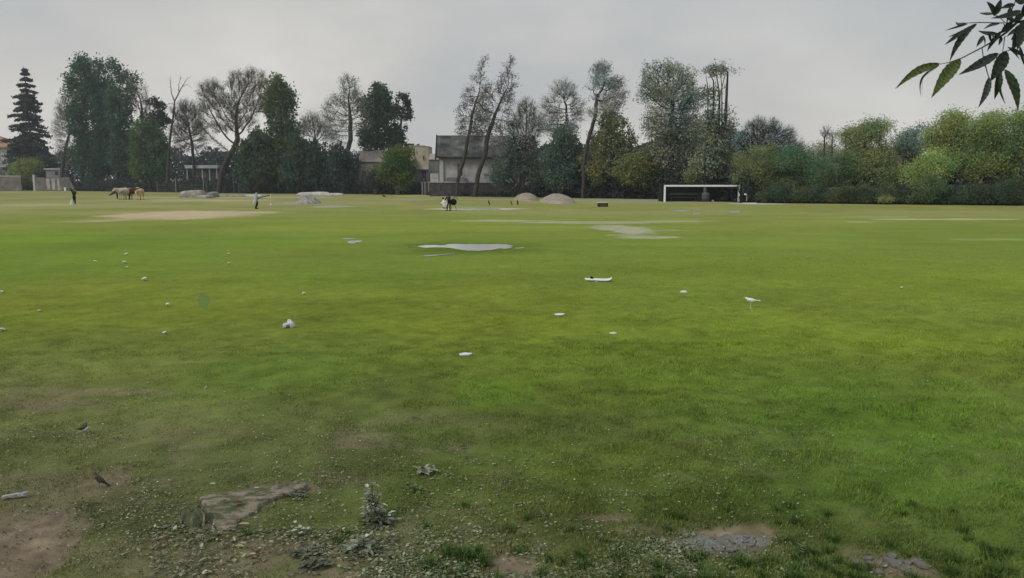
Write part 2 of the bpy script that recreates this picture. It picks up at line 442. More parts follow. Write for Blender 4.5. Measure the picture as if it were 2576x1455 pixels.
# ------------------------------------------------------------------ grass blades
def blades(n, y0, y1, h0, h1, w, pw, thin_dirt=True):
    u = RS.rand(n)
    y = y0 * (y1 / y0) ** (u ** pw)
    x = (RS.rand(n) * 2 - 1) * (y * .68 + .3)
    clump = fbm(x, y, 3.2, 3, 15.)
    keep = RS.rand(n) < (1 - dirt(x, y) * 1.05) * (.6 + .5 * sst(.35, .6, clump))
    x = x[keep]; y = y[keep]; clump = clump[keep]; n = len(x)
    left = sst(.15, -.3, x / y)
    h = (h0 + (h1 - h0) * RS.rand(n) ** 2) * (.55 + .6 * sst(.35, .8, clump)) * (1 - .4 * left)
    tuft = sst(.58, .74, fbm(x, y, 1.3, 2, 44.)) * sst(-.1, .25, x / y)
    h *= 1 + .5 * tuft
    a = RS.rand(n) * 6.283; lean = RS.rand(n) * .9 + .15; b = RS.rand(n) * 6.283
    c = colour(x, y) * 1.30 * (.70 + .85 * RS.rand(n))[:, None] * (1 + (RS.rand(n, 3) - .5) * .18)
    dry = RS.rand(n) < .05
    c[dry] = np.array((.26, .25, .13)) * (.6 + .7 * RS.rand(dry.sum()))[:, None]
    z = hf(x, y) - .004
    dx = np.cos(a); dy = np.sin(a); lx = np.cos(b) * lean * h; ly = np.sin(b) * lean * h
    ww = w * (.6 + .8 * RS.rand(n)) * np.sqrt(np.maximum(y, 5) / 6)
    return x, y, z, h, dx * ww, dy * ww, lx, ly, c
def build_grass():
    x, y, z, h, dx, dy, lx, ly, c = blades(330000, 4.7, 13, .018, .060, .0028, 1.15)
    n = len(x)
    V = np.zeros((n, 5, 3), np.float32)
    V[:, 0] = np.stack([x - dx, y - dy, z], -1); V[:, 1] = np.stack([x + dx, y + dy, z], -1)
    V[:, 2] = np.stack([x + dx * .7 + lx * .4, y + dy * .7 + ly * .4, z + h * .6], -1)
    V[:, 3] = np.stack([x - dx * .7 + lx * .4, y - dy * .7 + ly * .4, z + h * .6], -1)
    V[:, 4] = np.stack([x + lx, y + ly, z + h], -1)
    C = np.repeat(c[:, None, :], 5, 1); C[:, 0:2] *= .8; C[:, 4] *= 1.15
    k = np.arange(n)[:, None] * 5
    f = np.concatenate([k + np.array([[0, 1, 2, 3]]), k + np.array([[3, 2, 4]])], 1).reshape(-1)
    tot = np.tile([4, 3], n)
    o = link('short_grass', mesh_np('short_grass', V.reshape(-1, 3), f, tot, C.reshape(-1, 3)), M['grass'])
    tag(o, 'short trodden green grass in the foreground', 'grass', kind='stuff')
    x, y, z, h, dx, dy, lx, ly, c = blades(260000, 12, 40, .012, .030, .0050, 1.0)
    n = len(x); h = h * sst(42, 26, y) + .004
    V = np.zeros((n, 3, 3), np.float32)
    V[:, 0] = np.stack([x - dx, y - dy, z], -1); V[:, 1] = np.stack([x + dx, y + dy, z], -1); V[:, 2] = np.stack([x + lx * .6, y + ly * .6, z + h], -1)
    C = np.repeat(c[:, None, :], 3, 1)
    f = np.arange(n * 3)
    o = link('meadow_grass', mesh_np('meadow_grass', V.reshape(-1, 3), f, 3, C.reshape(-1, 3)), M['grass'])
    tag(o, 'smooth mown green turf in the middle of the field', 'grass', kind='stuff')
build_grass()

# ------------------------------------------------------------------ trees
def rdir(n):
    v = RS.randn(n, 3); return v / np.linalg.norm(v, axis=1)[:, None]
def cards(C, size, col, elong=1.0, droop=0.0):
    """diamond leaf cards at centres C (n,3)"""
    n = len(C)
    u = rdir(n)
    if droop:
        u = u * (1 - droop) + np.array([0, 0, -1.0]) * droop; u /= np.linalg.norm(u, axis=1)[:, None]
    w = np.cross(u, rdir(n)); w /= np.linalg.norm(w, axis=1)[:, None] + 1e-9
    s = size * (.55 + .9 * RS.rand(n))[:, None]
    V = np.stack([C - u * s * elong * .5, C + w * s * .42 - u * s * elong * .05, C + u * s * elong * .5, C - w * s * .42 + u * s * elong * .05], 1)
    return V.reshape(-1, 3), np.repeat(col, 4, 0)
def slivers(A, B, w):
    n = len(A); d = B - A
    s = np.cross(d, rdir(n)); s /= np.linalg.norm(s, axis=1)[:, None] + 1e-9
    V = np.stack([A - s * w, A + s * w, B], 1)
    return V.reshape(-1, 3)

def colonise(att, trunk, step, kill, maxit=160):
    """space colonisation; returns nodes, parents"""
    N = [np.array(p, float) for p in trunk]; par = [-1] + list(range(len(trunk) - 1))
    att = att.copy(); nd = np.full(len(att), 1e9); ni = np.zeros(len(att), int)
    done = 0
    for it in range(maxit):
        new = np.array(N[done:])
        if len(new):
            D = np.linalg.norm(att[:, None, :] - new[None, :, :], axis=2)
            k = D.argmin(1); m = D[np.arange(len(att)), k]
            up = m < nd; nd[up] = m[up]; ni[up] = k[up] + done
        done = len(N)
        alive = nd > kill
        att = att[alive]; nd = nd[alive]; ni = ni[alive]
        if len(att) == 0: break
        arr = np.array(N)
        dv = att - arr[ni]; dv /= np.linalg.norm(dv, axis=1)[:, None] + 1e-9
        acc = np.zeros((len(N), 3)); np.add.at(acc, ni, dv)
        idx = np.unique(ni)
        added = 0
        for i in idx:
            v = acc[i] + RS.randn(3) * .18; L = np.linalg.norm(v)
            if L < 1e-4: continue
            p = arr[i] + v / L * step
            N.append(p); par.append(i); added += 1
        if len(N) > 5000: break
    return np.array(N), np.array(par)

def wood(nodes, par, r0, expo=2.3, rmax=None):
    n = len(nodes); r = np.zeros(n); ch = np.zeros(n, int)
    for i in range(n - 1, 0, -1):
        if ch[i] == 0: r[i] = r0 ** expo
        ch[par[i]] += 1; r[par[i]] += r[i] + (r0 ** expo) * .02
    if r[0] == 0: r[0] = r0 ** expo
    r = r ** (1 / expo)
    if rmax: r = r0 + (rmax - r0) * (np.maximum(r - r0, 0) / max(r[0] - r0, 1e-6)) ** 1.3
    return r, ch
def limb_mesh(nodes, par, r, k=5, minr=0.0, flare=1.6, base_z=None):
    e = np.array([i for i in range(1, len(nodes)) if r[i] >= minr])
    if len(e) == 0: return np.zeros((0, 3)), np.zeros(0, int)
    A = nodes[par[e]]; B = nodes[e]; ra = np.minimum(r[par[e]], r[e] * 1.35); rb = r[e]
    d = B - A; d /= np.linalg.norm(d, axis=1)[:, None] + 1e-9
    ref = np.where(np.abs(d[:, 2:3]) < .9, np.array([[0, 0, 1.]]), np.array([[1., 0, 0]]))
    u = np.cross(d, ref); u /= np.linalg.norm(u, axis=1)[:, None]; w = np.cross(d, u)
    B = B + d * (rb[:, None] * .5)
    t = np.arange(k) * 2 * math.pi / k
    ring = u[:, None, :] * np.cos(t)[None, :, None] + w[:, None, :] * np.sin(t)[None, :, None]
    VA = A[:, None, :] + ring * ra[:, None, None]; VB = B[:, None, :] + ring * rb[:, None, None]
    V = np.concatenate([VA, VB], 1).reshape(-1, 3)
    base = np.arange(len(e))[:, None, None] * 2 * k
    j = np.arange(k)
    q = np.stack([j, (j + 1) % k, (j + 1) % k + k, j + k], -1)[None]
    return V, (base + q).reshape(-1)

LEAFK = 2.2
def tree(name, label, cat, base_px, lobes, D=None, off=4, trunk=None, col=(.06, .09, .03), leaf=.3, cover=3.0, sparse=0.0,
         twigs=0, twig_len=1.0, twig_w=.012, bark='bark', droop=0.0, elong=1.3, r0=.03, rmax=.5, step=None, group=None, natt=None,
         spread=.6, zsq=1.0, hue=.12, twigcol=None, light=1.0):
    if D is None: D = ED(base_px) + off
    s = D / F
    B = P(base_px, 470, D); B.z = 0
    root = thing(name, label, cat, B, 0, group)
    if not sparse:
        extra = []
        for (a, b, rx, ry) in lobes:
            for _ in range(3):
                t = random.uniform(-.3, math.pi + .3)
                extra.append((a + math.cos(t) * rx * .95, b - math.sin(t) * ry * .95, rx * random.uniform(.18, .34), ry * random.uniform(.18, .36)))
        lobes = [(a, b, rx * .94, ry * .94) for a, b, rx, ry in lobes] + extra
    L = [(P(a, b, D) - B, rx * s, ry * s) for a, b, rx, ry in lobes]
    area = sum(math.pi * rx * ry for _, rx, ry in L)
    vol = [(rx * rx * ry) ** .8 for _, rx, ry in L]
    H_ = max(c.z + ry for c, rx, ry in L)
    if step is None: step = max(.28, H_ * .03)
    if natt is None: natt = int(min(1500, max(160, area / (step * step) * 3.2)))
    pick = RS.choice(len(L), natt, p=np.array(vol) / sum(vol))
    u = rdir(natt) * (RS.rand(natt) ** (1 / 2.4))[:, None]
    C0 = np.array([tuple(L[k][0]) for k in pick]); RX = np.array([L[k][1] for k in pick]); RY = np.array([L[k][2] for k in pick])
    C0[:, 1] += (pick * 1.7 % 2.0 - 1.0) * RX * .35
    att = C0 + u * np.stack([RX, RX * .9 * zsq, RY], 1)
    att = att[att[:, 2] > .4]
    if trunk:
        tp = [np.array(P(a, b, D) - B) for a, b in trunk]
        tp[0][2] = -.1
    else:
        low = min(L, key=lambda l: l[0].z - l[2])
        zc = max(.6, low[0].z - low[2] * .5)
        tp = [np.array([0, 0, -.1]), np.array([low[0].x * .35, 0, zc])]
    pts = [tp[0]]
    for a, b in zip(tp[:-1], tp[1:]):
        m = max(1, int(np.linalg.norm(b - a) / step))
        for i in range(1, m + 1):
            q = a + (b - a) * i / m
            if i < m: q = q + RS.randn(3) * step * np.array([.06, .06, 0])
            pts.append(q)
    N, par = colonise(att, pts, step, step * 1.15)
    r, ch = wood(N, par, r0, rmax=rmax)
    V, f = limb_mesh(N, par, r, 6 if rmax > .2 else 5, 0.0)
    to = link('trunk', mesh_np('trunk', V, f, 4, None, True), M[bark], root)
    term = np.where(r < r0 * 2.2)[0]
    term = term[term >= len(pts)] if len(term[term >= len(pts)]) > 5 else term
    if twigs:
        tn = np.repeat(term, int(twigs * 1.5)); twig_w = max(twig_w, .0125) * 1.5
        dirv = N[tn] - N[np.maximum(par[tn], 0)]; dirv /= np.linalg.norm(dirv, axis=1)[:, None] + 1e-9
        outw = N[tn] - (pts[-1] - np.array([0, 0, step * 3])); outw /= np.linalg.norm(outw, axis=1)[:, None] + 1e-9
        d = dirv * .45 + outw * .75 + rdir(len(tn)) * .6 + np.array([0, 0, .2 - droop]); d /= np.linalg.norm(d, axis=1)[:, None]
        A = N[tn]; Bp = A + d * (twig_len * (.4 + RS.rand(len(tn))))[:, None]
        V1 = slivers(A, Bp, twig_w)
        A2 = np.repeat(A + (Bp - A) * .5, 2, 0); d2 = np.repeat(d, 2, 0) + rdir(len(A2)) * .8; d2 /= np.linalg.norm(d2, axis=1)[:, None]
        V2 = slivers(A2, A2 + d2 * twig_len * .5, twig_w * .7)
        Vt = np.concatenate([V1, V2]); tips = np.concatenate([Bp, A2 + d2 * twig_len * .5])
        link('twigs', mesh_np('twigs', Vt, np.arange(len(Vt)), 3), M[bark], root)
    if sparse: leaf *= .6; cover *= .7
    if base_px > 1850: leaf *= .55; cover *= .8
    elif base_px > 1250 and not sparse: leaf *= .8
    gain = LEAFK * float(np.interp(base_px, [0, 1000, 1250, 1700, 1900, 2600], [.80, .90, 1.4, 1.7, 1.8, 1.9])) * (1.25 if sparse else 1)  # lifts leaf colour tree by tree for light lost inside the crowns
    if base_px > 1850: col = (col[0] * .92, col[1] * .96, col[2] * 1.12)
    if cover > 0:
        nl = int(min(46000, cover * area / (leaf * leaf * .42)))
        if twigs and sparse:
            C = tips[RS.randint(0, len(tips), nl)] + RS.randn(nl, 3) * twig_len * .18
        else:
            k = N[term]
            wgt = np.exp(3.2 * (fbm(k[:, 0] + k[:, 1] * .7, k[:, 2], .55, 3, base_px * .37) - .5)) + .05
            ii = RS.choice(len(term), nl, p=wgt / wgt.sum())
            C = k[ii] + RS.randn(nl, 3) * spread * step * 1.6 * np.array([1, 1, .85])
            if droop: C[:, 2] -= RS.rand(nl) ** 1.5 * step * 4 * droop
        C = C[C[:, 2] > .15]
        nl = len(C)
        cl = fbm(C[:, 0] * 1.0 + C[:, 1] * .6, C[:, 2], .9, 3, base_px * .11)
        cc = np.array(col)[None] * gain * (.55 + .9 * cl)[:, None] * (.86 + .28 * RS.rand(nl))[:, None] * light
        cc = cc * (1 + (fbm(C[:, 0], C[:, 2] + C[:, 1], .35, 2, base_px * .2) - .5)[:, None] * np.array([[2.2, .5, -.6]]) * hue * 3)
        Vc, Cc = cards(C, leaf, np.clip(cc, .003, 1), elong, droop)
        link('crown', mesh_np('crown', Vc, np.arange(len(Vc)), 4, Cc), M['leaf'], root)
    return root

DG = (.040, .078, .048)      # dark blue-green
MG = (.062, .100, .040)
OL = (.110, .125, .036)      # olive
BR = (.12, .115, .075)       # budding, brownish
GG = (.105, .125, .095)      # grey-green

def spruce():
    D = ED(88) + 8; s = D / F; B = P(86, 470, D); B.z = 0
    root = thing('spruce_tree', 'tall dark spruce with drooping layered boughs beside the old house', 'tree', B)
    Ht = P(82, 165, D).z; Rm = 62 * s
    mb = MB().tube([(0, 0, -.1), (.1, 0, Ht * .5), (-.2, 0, Ht)], [.45, .25, .03], 8)
    Cs = []; A = []; Bq = []
    z = Ht * .10; 
    while z < Ht * .985:
        t = z / Ht
        prof = Rm * (1 - t) ** .85 * (1.0 if t > .22 else .75 + t)
        nb = random.randint(6, 9); a0 = random.random() * 6.28
        for i in range(nb):
            a = a0 + i * 6.283 / nb + random.uniform(-.3, .3)
            Lb = prof * random.choice([.45, .7, .95, 1.15, 1.35]) * random.uniform(.8, 1.1) + .25
            up = Ht * .012; dr = Lb * random.uniform(.25, .5)
            tip = Vector((math.cos(a) * Lb, math.sin(a) * Lb, z - dr + Lb * .10))
            mid = Vector((math.cos(a) * Lb * .5, math.sin(a) * Lb * .5, z - dr * .35))
            mb.tube([(0, 0, z), mid, tip], [.07, .045, .012], 4)
            m = int(26 + Lb * 46)
            tt = RS.rand(m) ** .75
            base = np.array([0, 0, z])[None] * (1 - tt)[:, None] ** 2 + 2 * (tt * (1 - tt))[:, None] * np.array(mid) + (tt ** 2)[:, None] * np.array(tip)
            base += RS.randn(m, 3) * np.array([.26, .26, .07]) * (.5 + .25 * Lb)
            base[:, 2] -= RS.rand(m) ** 2 * .5
            Cs.append(base)
        z += Ht * .036 * random.uniform(.7, 1.3)
    mb.build('trunk', M['bark'], root)
    C = np.concatenate(Cs); C = C[C[:, 2] > .2]
    cc = np.array((.060, .075, .068)) * (.6 + .9 * RS.rand(len(C)))[:, None]
    Vc, Cc = cards(C, .42, cc, 1.8, .35)
    link('crown', mesh_np('crown', Vc, np.arange(len(Vc)), 4, Cc), M['leaf'], root)
spruce()

T = tree
TG = 'trees along the far edge of the field'
T('leafy_tree', 'small round bright green tree in front of the garden wall', 'tree', 66, [(68, 440, 38, 30), (45, 432, 22, 22), (92, 424, 16, 20), (66, 418, 22, 16)], off=-2, col=(.13, .17, .045), leaf=.33, cover=5, step=.5, droop=-.3)
T('slender_tree', 'thin leaning brown-twigged tree between the spruce and the poplars', 'tree', 152, [(172, 285, 20, 42), (158, 330, 20, 42), (168, 380, 22, 30), (148, 300, 10, 20)], trunk=[(152, 478), (156, 425), (166, 370), (178, 320)], off=0, col=(.085, .075, .055), leaf=.24, cover=1.1, twigs=7, sparse=1, rmax=.42, r0=.03, twig_len=1.5)
PG = 'tall dark green poplars left of the cattle'
T('poplar_tree', 'leftmost of three tall dark poplars, its narrow trunk standing clear', 'tree', 206, [(208, 168, 24, 27), (180, 205, 15, 30), (172, 235, 12, 22), (210, 225, 28, 50), (200, 300, 28, 70), (212, 370, 28, 50)], off=3, trunk=[(206, 478), (204, 400), (203, 320), (206, 250)], col=(.040, .082, .048), leaf=.38, cover=3.2, droop=.35, elong=1.7, rmax=.5, group=PG, spread=.45)
T('poplar_tree', 'densest of three tall dark poplars, in the middle with a hanging crown', 'tree', 245, [(255, 165, 20, 24), (243, 200, 24, 36), (255, 270, 32, 70), (262, 360, 36, 80), (240, 410, 26, 45)], off=6, trunk=[(245, 478), (246, 400), (250, 320), (252, 250)], col=(.034, .076, .046), leaf=.38, cover=3.6, droop=.45, elong=1.9, rmax=.55, group=PG, spread=.45)
T('poplar_tree', 'rightmost of three tall dark poplars, with separate upright tufts at its top', 'tree', 296, [(278, 160, 11, 18), (296, 168, 9, 18), (284, 215, 19, 42), (318, 200, 9, 26), (334, 208, 12, 30), (322, 250, 16, 30), (300, 290, 26, 60), (303, 380, 32, 65), (325, 340, 20, 50)], off=4, trunk=[(296, 478), (294, 400), (298, 320), (300, 260)], col=(.040, .084, .050), leaf=.38, cover=3.0, droop=.35, elong=1.7, rmax=.5, group=PG, spread=.42)
T('bare_tree', 'upright leafless tree with a fan of fine twigs, right of the poplars', 'tree', 362, [(356, 255, 22, 40), (366, 290, 18, 30), (345, 240, 12, 22)], trunk=[(366, 478), (362, 400), (358, 340), (357, 290)], off=2, col=BR, leaf=.2, cover=.25, twigs=9, sparse=1, twig_len=2.0, rmax=.42)
T('pine_tree', 'dark flat-topped pine showing above the willows', 'tree', 394, [(388, 258, 20, 12), (402, 272, 12, 10), (392, 290, 22, 14), (408, 305, 20, 16), (385, 320, 22, 20)], off=18, col=(.022, .038, .028), leaf=.4, cover=4, rmax=.4, spread=.4)
T('willow_tree', 'mid green willow under the flat-topped pine', 'tree', 385, [(375, 315, 24, 35), (350, 360, 30, 50), (392, 370, 30, 60), (365, 420, 38, 38), (405, 420, 24, 40)], off=5, col=(.060, .105, .040), leaf=.34, cover=3.2, droop=.5, elong=1.8, spread=.5)

def dead_tree():
    D = ED(424) + 1; B = P(421, 470, D); B.z = 0
    root = thing('dead_tree', 'dead forked tree with bare antler-like branches', 'tree', B)
    q = lambda L: [P(a, b, D) - B for a, b in L]
    mb = MB()
    t = q([(419, 480), (424, 400), (425, 377), (430, 330), (435, 300), (439, 256)]); t[0].z = -.1
    mb.tube(t, [.42, .33, .3, .26, .22, .16], 7)
    mb.tube(q([(439, 256), (431, 234), (429, 213), (428, 192)]), [.14, .1, .07, .02], 5)
    mb.tube(q([(439, 256), (450, 234), (458, 219), (470, 200), (481, 192)]), [.15, .12, .09, .05, .02], 5)
    mb.tube(q([(450, 234), (449, 215), (455, 195), (452, 188)]), [.09, .06, .04, .015], 5)
    mb.tube(q([(458, 219), (472, 212), (483, 224)]), [.06, .04, .012], 4)
    mb.tube(q([(435, 262), (424, 260), (420, 268)]), [.07, .05, .02], 4)
    mb.tube(q([(432, 318), (445, 290), (458, 262)]), [.1, .07, .02], 4)
    mb.tube(q([(426, 370), (410, 330), (404, 300)]), [.12, .07, .02], 4)
    mb.build('trunk', M['bark'], root)
    A = []; Bv = []
    for p0, p1, n in (((439, 256), (470, 200), 26), ((431, 240), (428, 195), 14), ((450, 234), (453, 190), 12), ((432, 318), (458, 262), 14)):
        for i in range(n):
            k = random.random(); a = P(p0[0] + (p1[0] - p0[0]) * k, p0[1] + (p1[1] - p0[1]) * k, D) - B
            d = Vector((random.uniform(-1, 1), random.uniform(-1, 1), random.uniform(-.1, 1))).normalized()
            A.append(tuple(a)); Bv.append(tuple(a + d * random.uniform(.6, 1.8)))
    Vt = slivers(np.array(A), np.array(Bv), .02)
    link('twigs', mesh_np('twigs', Vt, np.arange(len(Vt)), 3), M['bark'], root)
dead_tree()
T('bare_tree', 'brownish leafless tree with a wide tangled top behind the fence', 'tree', 487, [(475, 295, 34, 32), (462, 335, 34, 28), (492, 330, 25, 30), (478, 360, 34, 20)], trunk=[(489, 478), (488, 420), (484, 370), (478, 335)], off=8, col=(.12, .105, .075), leaf=.22, cover=.6, twigs=8, sparse=1, twig_len=1.8, rmax=.35)
T('spreading_tree', 'broad old tree with a leaning forked trunk and thin brownish buds', 'tree', 553, [(540, 240, 34, 30), (598, 222, 30, 36), (630, 210, 30, 30), (655, 228, 24, 34), (522, 280, 22, 28), (572, 275, 40, 34), (635, 270, 30, 30), (500, 318, 18, 12), (600, 310, 36, 26), (560, 320, 30, 22)], trunk=[(550, 482), (556, 440), (570, 405), (588, 375), (598, 350)], off=-3, col=(.135, .125, .085), leaf=.22, cover=1.0, twigs=10, sparse=1, twig_len=1.5, rmax=.58, r0=.028, natt=1500, twig_w=.014)
T('broadleaf_tree', 'tall green tree leaning over the right side of the spreading tree', 'tree', 705, [(702, 222, 26, 32), (722, 255, 18, 36), (690, 270, 28, 44), (708, 320, 36, 50), (738, 355, 28, 50), (690, 380, 40, 55), (730, 420, 36, 45)], off=3, col=(.066, .092, .040), leaf=.36, cover=3.4, droop=.3, elong=1.6, rmax=.5, spread=.5)
T('willow_tree', 'low weeping willow in front of the tall green tree', 'tree', 650, [(655, 350, 28, 30), (625, 390, 34, 50), (668, 400, 36, 50), (640, 435, 48, 36)], off=-1, col=(.045, .070, .042), leaf=.34, cover=3.2, droop=.55, elong=1.8, spread=.5)
T('willow_tree', 'dark weeping willow right of the tall green tree', 'tree', 765, [(748, 370, 24, 40), (772, 400, 30, 45), (740, 430, 40, 40)], off=0, col=(.040, .066, .044), leaf=.34, cover=3.2, droop=.5, elong=1.8)
T('hedge_tree', 'dark blue-green thicket tree under the far budding tree', 'tree', 800, [(800, 395, 30, 40), (820, 430, 36, 40), (785, 435, 30, 36)], off=1, col=(.034, .056, .046), leaf=.34, cover=3.4, droop=.5, elong=1.8)
T('hedge_tree', 'dark thicket tree left of the long low house', 'tree', 862, [(850, 400, 28, 40), (880, 415, 24, 42), (865, 440, 36, 34)], off=1, col=(.032, .054, .046), leaf=.34, cover=3.4, droop=.5, elong=1.8)
T('bare_tree', 'pale hazy leafless tree far behind the thicket', 'tree', 790, [(788, 322, 24, 28), (772, 330, 14, 20), (806, 335, 18, 22)], off=30, col=(.16, .15, .11), leaf=.26, cover=.5, twigs=7, sparse=1, twig_len=2.0, rmax=.3, bark='bark_light')  # bark and buds paled, so the haze sits in their colour
T('budding_tree', 'tall grey-green budding tree with a dark forked trunk above the thicket', 'tree', 868, [(880, 222, 20, 24), (885, 265, 30, 38), (850, 262, 20, 16), (838, 290, 20, 24), (842, 330, 24, 22), (905, 290, 20, 36), (872, 310, 24, 26)], trunk=[(868, 482), (868, 410), (872, 385), (882, 352), (882, 310), (880, 280)], off=4, col=(.115, .13, .095), leaf=.24, cover=1.1, twigs=8, sparse=1, twig_len=1.5, rmax=.5)
T('broadleaf_tree', 'dense dark green tree rising behind the long low house', 'tree', 955, [(955, 238, 27, 25), (935, 275, 28, 36), (968, 290, 34, 40), (945, 340, 42, 42), (985, 345, 34, 34), (930, 360, 26, 30)], off=14, col=(.040, .072, .042), leaf=.36, cover=4.2, rmax=.5, spread=.45, droop=.2)
T('broadleaf_tree', 'narrow dark tree with drooping separate boughs on its right side, behind the house', 'tree', 1008, [(1010, 242, 15, 13), (1022, 262, 14, 14), (1000, 275, 10, 20), (1032, 285, 6, 18), (1012, 300, 9, 30), (1005, 335, 14, 26)], off=13, col=(.030, .046, .034), leaf=.36, cover=3.2, rmax=.35, spread=.3, droop=.4)
T('round_bush', 'bright green round bush in front of the stepped house', 'bush', 1000, [(1002, 400, 34, 30), (1022, 390, 20, 24), (985, 430, 36, 34), (1010, 440, 34, 34)], off=-4, col=(.068, .108, .030), leaf=.28, cover=5, step=.5)
T('round_bush', 'dark low bush under the wall of the long low house', 'bush', 945, [(945, 450, 26, 24), (965, 455, 22, 22)], off=-3, col=(.030, .048, .034), leaf=.28, cover=4, step=.5)
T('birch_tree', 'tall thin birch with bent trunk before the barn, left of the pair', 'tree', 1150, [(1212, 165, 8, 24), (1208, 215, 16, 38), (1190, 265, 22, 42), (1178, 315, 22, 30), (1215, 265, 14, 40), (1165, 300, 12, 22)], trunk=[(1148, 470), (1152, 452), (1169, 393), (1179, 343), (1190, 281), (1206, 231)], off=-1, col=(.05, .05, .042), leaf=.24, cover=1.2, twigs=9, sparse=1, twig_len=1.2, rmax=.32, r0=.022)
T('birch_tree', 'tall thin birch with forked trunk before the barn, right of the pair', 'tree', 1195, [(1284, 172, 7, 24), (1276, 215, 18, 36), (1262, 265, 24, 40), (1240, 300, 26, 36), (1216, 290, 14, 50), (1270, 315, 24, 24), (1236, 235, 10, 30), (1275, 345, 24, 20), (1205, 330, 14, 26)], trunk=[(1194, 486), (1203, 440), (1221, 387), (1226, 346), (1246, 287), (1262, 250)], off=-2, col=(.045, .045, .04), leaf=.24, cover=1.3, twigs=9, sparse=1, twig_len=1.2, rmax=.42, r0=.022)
T('budding_tree', 'low grey tree with pale gaps at the right end of the barn', 'tree', 1318, [(1326, 285, 24, 26), (1305, 320, 22, 30), (1340, 325, 22, 34), (1315, 360, 34, 26)], trunk=[(1316, 478), (1318, 400), (1322, 360)], off=2, col=(0.145, 0.163, 0.152), leaf=.22, cover=1.1, twigs=7, sparse=1, twig_len=1.3, rmax=.3)  # leaf colour paled to carry haze
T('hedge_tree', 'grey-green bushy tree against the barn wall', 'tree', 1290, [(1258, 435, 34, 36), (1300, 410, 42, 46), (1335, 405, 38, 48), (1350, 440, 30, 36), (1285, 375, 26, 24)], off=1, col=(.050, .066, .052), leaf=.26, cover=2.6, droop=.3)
T('budding_tree', 'round-headed pale budding tree left of the twin-limbed tree', 'tree', 1425, [(1420, 238, 28, 26), (1392, 275, 26, 30), (1446, 278, 20, 30), (1408, 310, 40, 26), (1375, 310, 16, 24)], trunk=[(1432, 480), (1430, 400), (1428, 330), (1424, 265)], off=6, col=(0.181, 0.199, 0.184), leaf=.22, cover=1.2, twigs=8, sparse=1, twig_len=1.3, rmax=.32)  # hazy lightness of this crown is put into its leaf colour
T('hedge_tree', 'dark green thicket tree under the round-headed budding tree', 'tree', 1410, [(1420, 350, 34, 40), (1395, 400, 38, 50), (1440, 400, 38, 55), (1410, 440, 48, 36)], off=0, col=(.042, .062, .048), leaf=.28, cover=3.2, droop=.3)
T('broadleaf_tree', 'tall tree with a dark curved trunk and a grey feathery top', 'tree', 1470, [(1512, 188, 24, 28), (1545, 212, 24, 22), (1504, 230, 22, 30), (1530, 258, 28, 30), (1562, 240, 14, 22), (1498, 280, 18, 20)], trunk=[(1466, 482), (1470, 400), (1484, 335), (1498, 290), (1503, 240)], off=-1, col=(0.138, 0.149, 0.141), leaf=.22, cover=2.0, twigs=5, twig_len=1.2, rmax=.32, spread=.5)  # leaf colour lightened for the haze on the top
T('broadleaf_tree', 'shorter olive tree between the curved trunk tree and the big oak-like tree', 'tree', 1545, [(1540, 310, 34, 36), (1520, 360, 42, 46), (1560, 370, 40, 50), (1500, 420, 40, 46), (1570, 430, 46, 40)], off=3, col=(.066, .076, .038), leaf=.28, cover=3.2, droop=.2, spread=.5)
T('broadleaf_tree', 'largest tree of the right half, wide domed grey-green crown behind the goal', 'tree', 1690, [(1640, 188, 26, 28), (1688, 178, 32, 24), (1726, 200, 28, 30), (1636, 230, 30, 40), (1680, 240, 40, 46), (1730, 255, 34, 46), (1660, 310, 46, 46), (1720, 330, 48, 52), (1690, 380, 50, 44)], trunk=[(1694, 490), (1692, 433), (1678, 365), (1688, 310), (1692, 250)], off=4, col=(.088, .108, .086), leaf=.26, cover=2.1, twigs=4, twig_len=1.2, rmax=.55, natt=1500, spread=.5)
T('hedge_tree', 'low olive spreading tree left of the goal', 'tree', 1615, [(1590, 425, 50, 40), (1640, 410, 46, 44), (1620, 450, 50, 34)], off=2, col=(.072, .080, .032), leaf=.26, cover=3.4)
T('hedge_tree', 'low olive tree spreading behind the roof of the black shelter', 'tree', 1790, [(1760, 440, 50, 22), (1820, 434, 50, 26), (1790, 455, 60, 20)], off=6, col=(.075, .088, .036), leaf=.22, cover=4)
T('tall_tree', 'tall narrow tree with several bare upright stems, right of the domed tree', 'tree', 1800, [(1800, 178, 26, 9), (1770, 260, 12, 30), (1790, 320, 24, 50), (1832, 320, 20, 44), (1800, 380, 40, 46), (1840, 370, 20, 40), (1780, 410, 40, 40)], trunk=[(1798, 492), (1800, 430), (1803, 380), (1806, 310), (1812, 240), (1824, 190)], off=3, col=(.068, .085, .062), leaf=.26, cover=2.2, twigs=4, twig_len=1.2, rmax=.38, natt=1100)
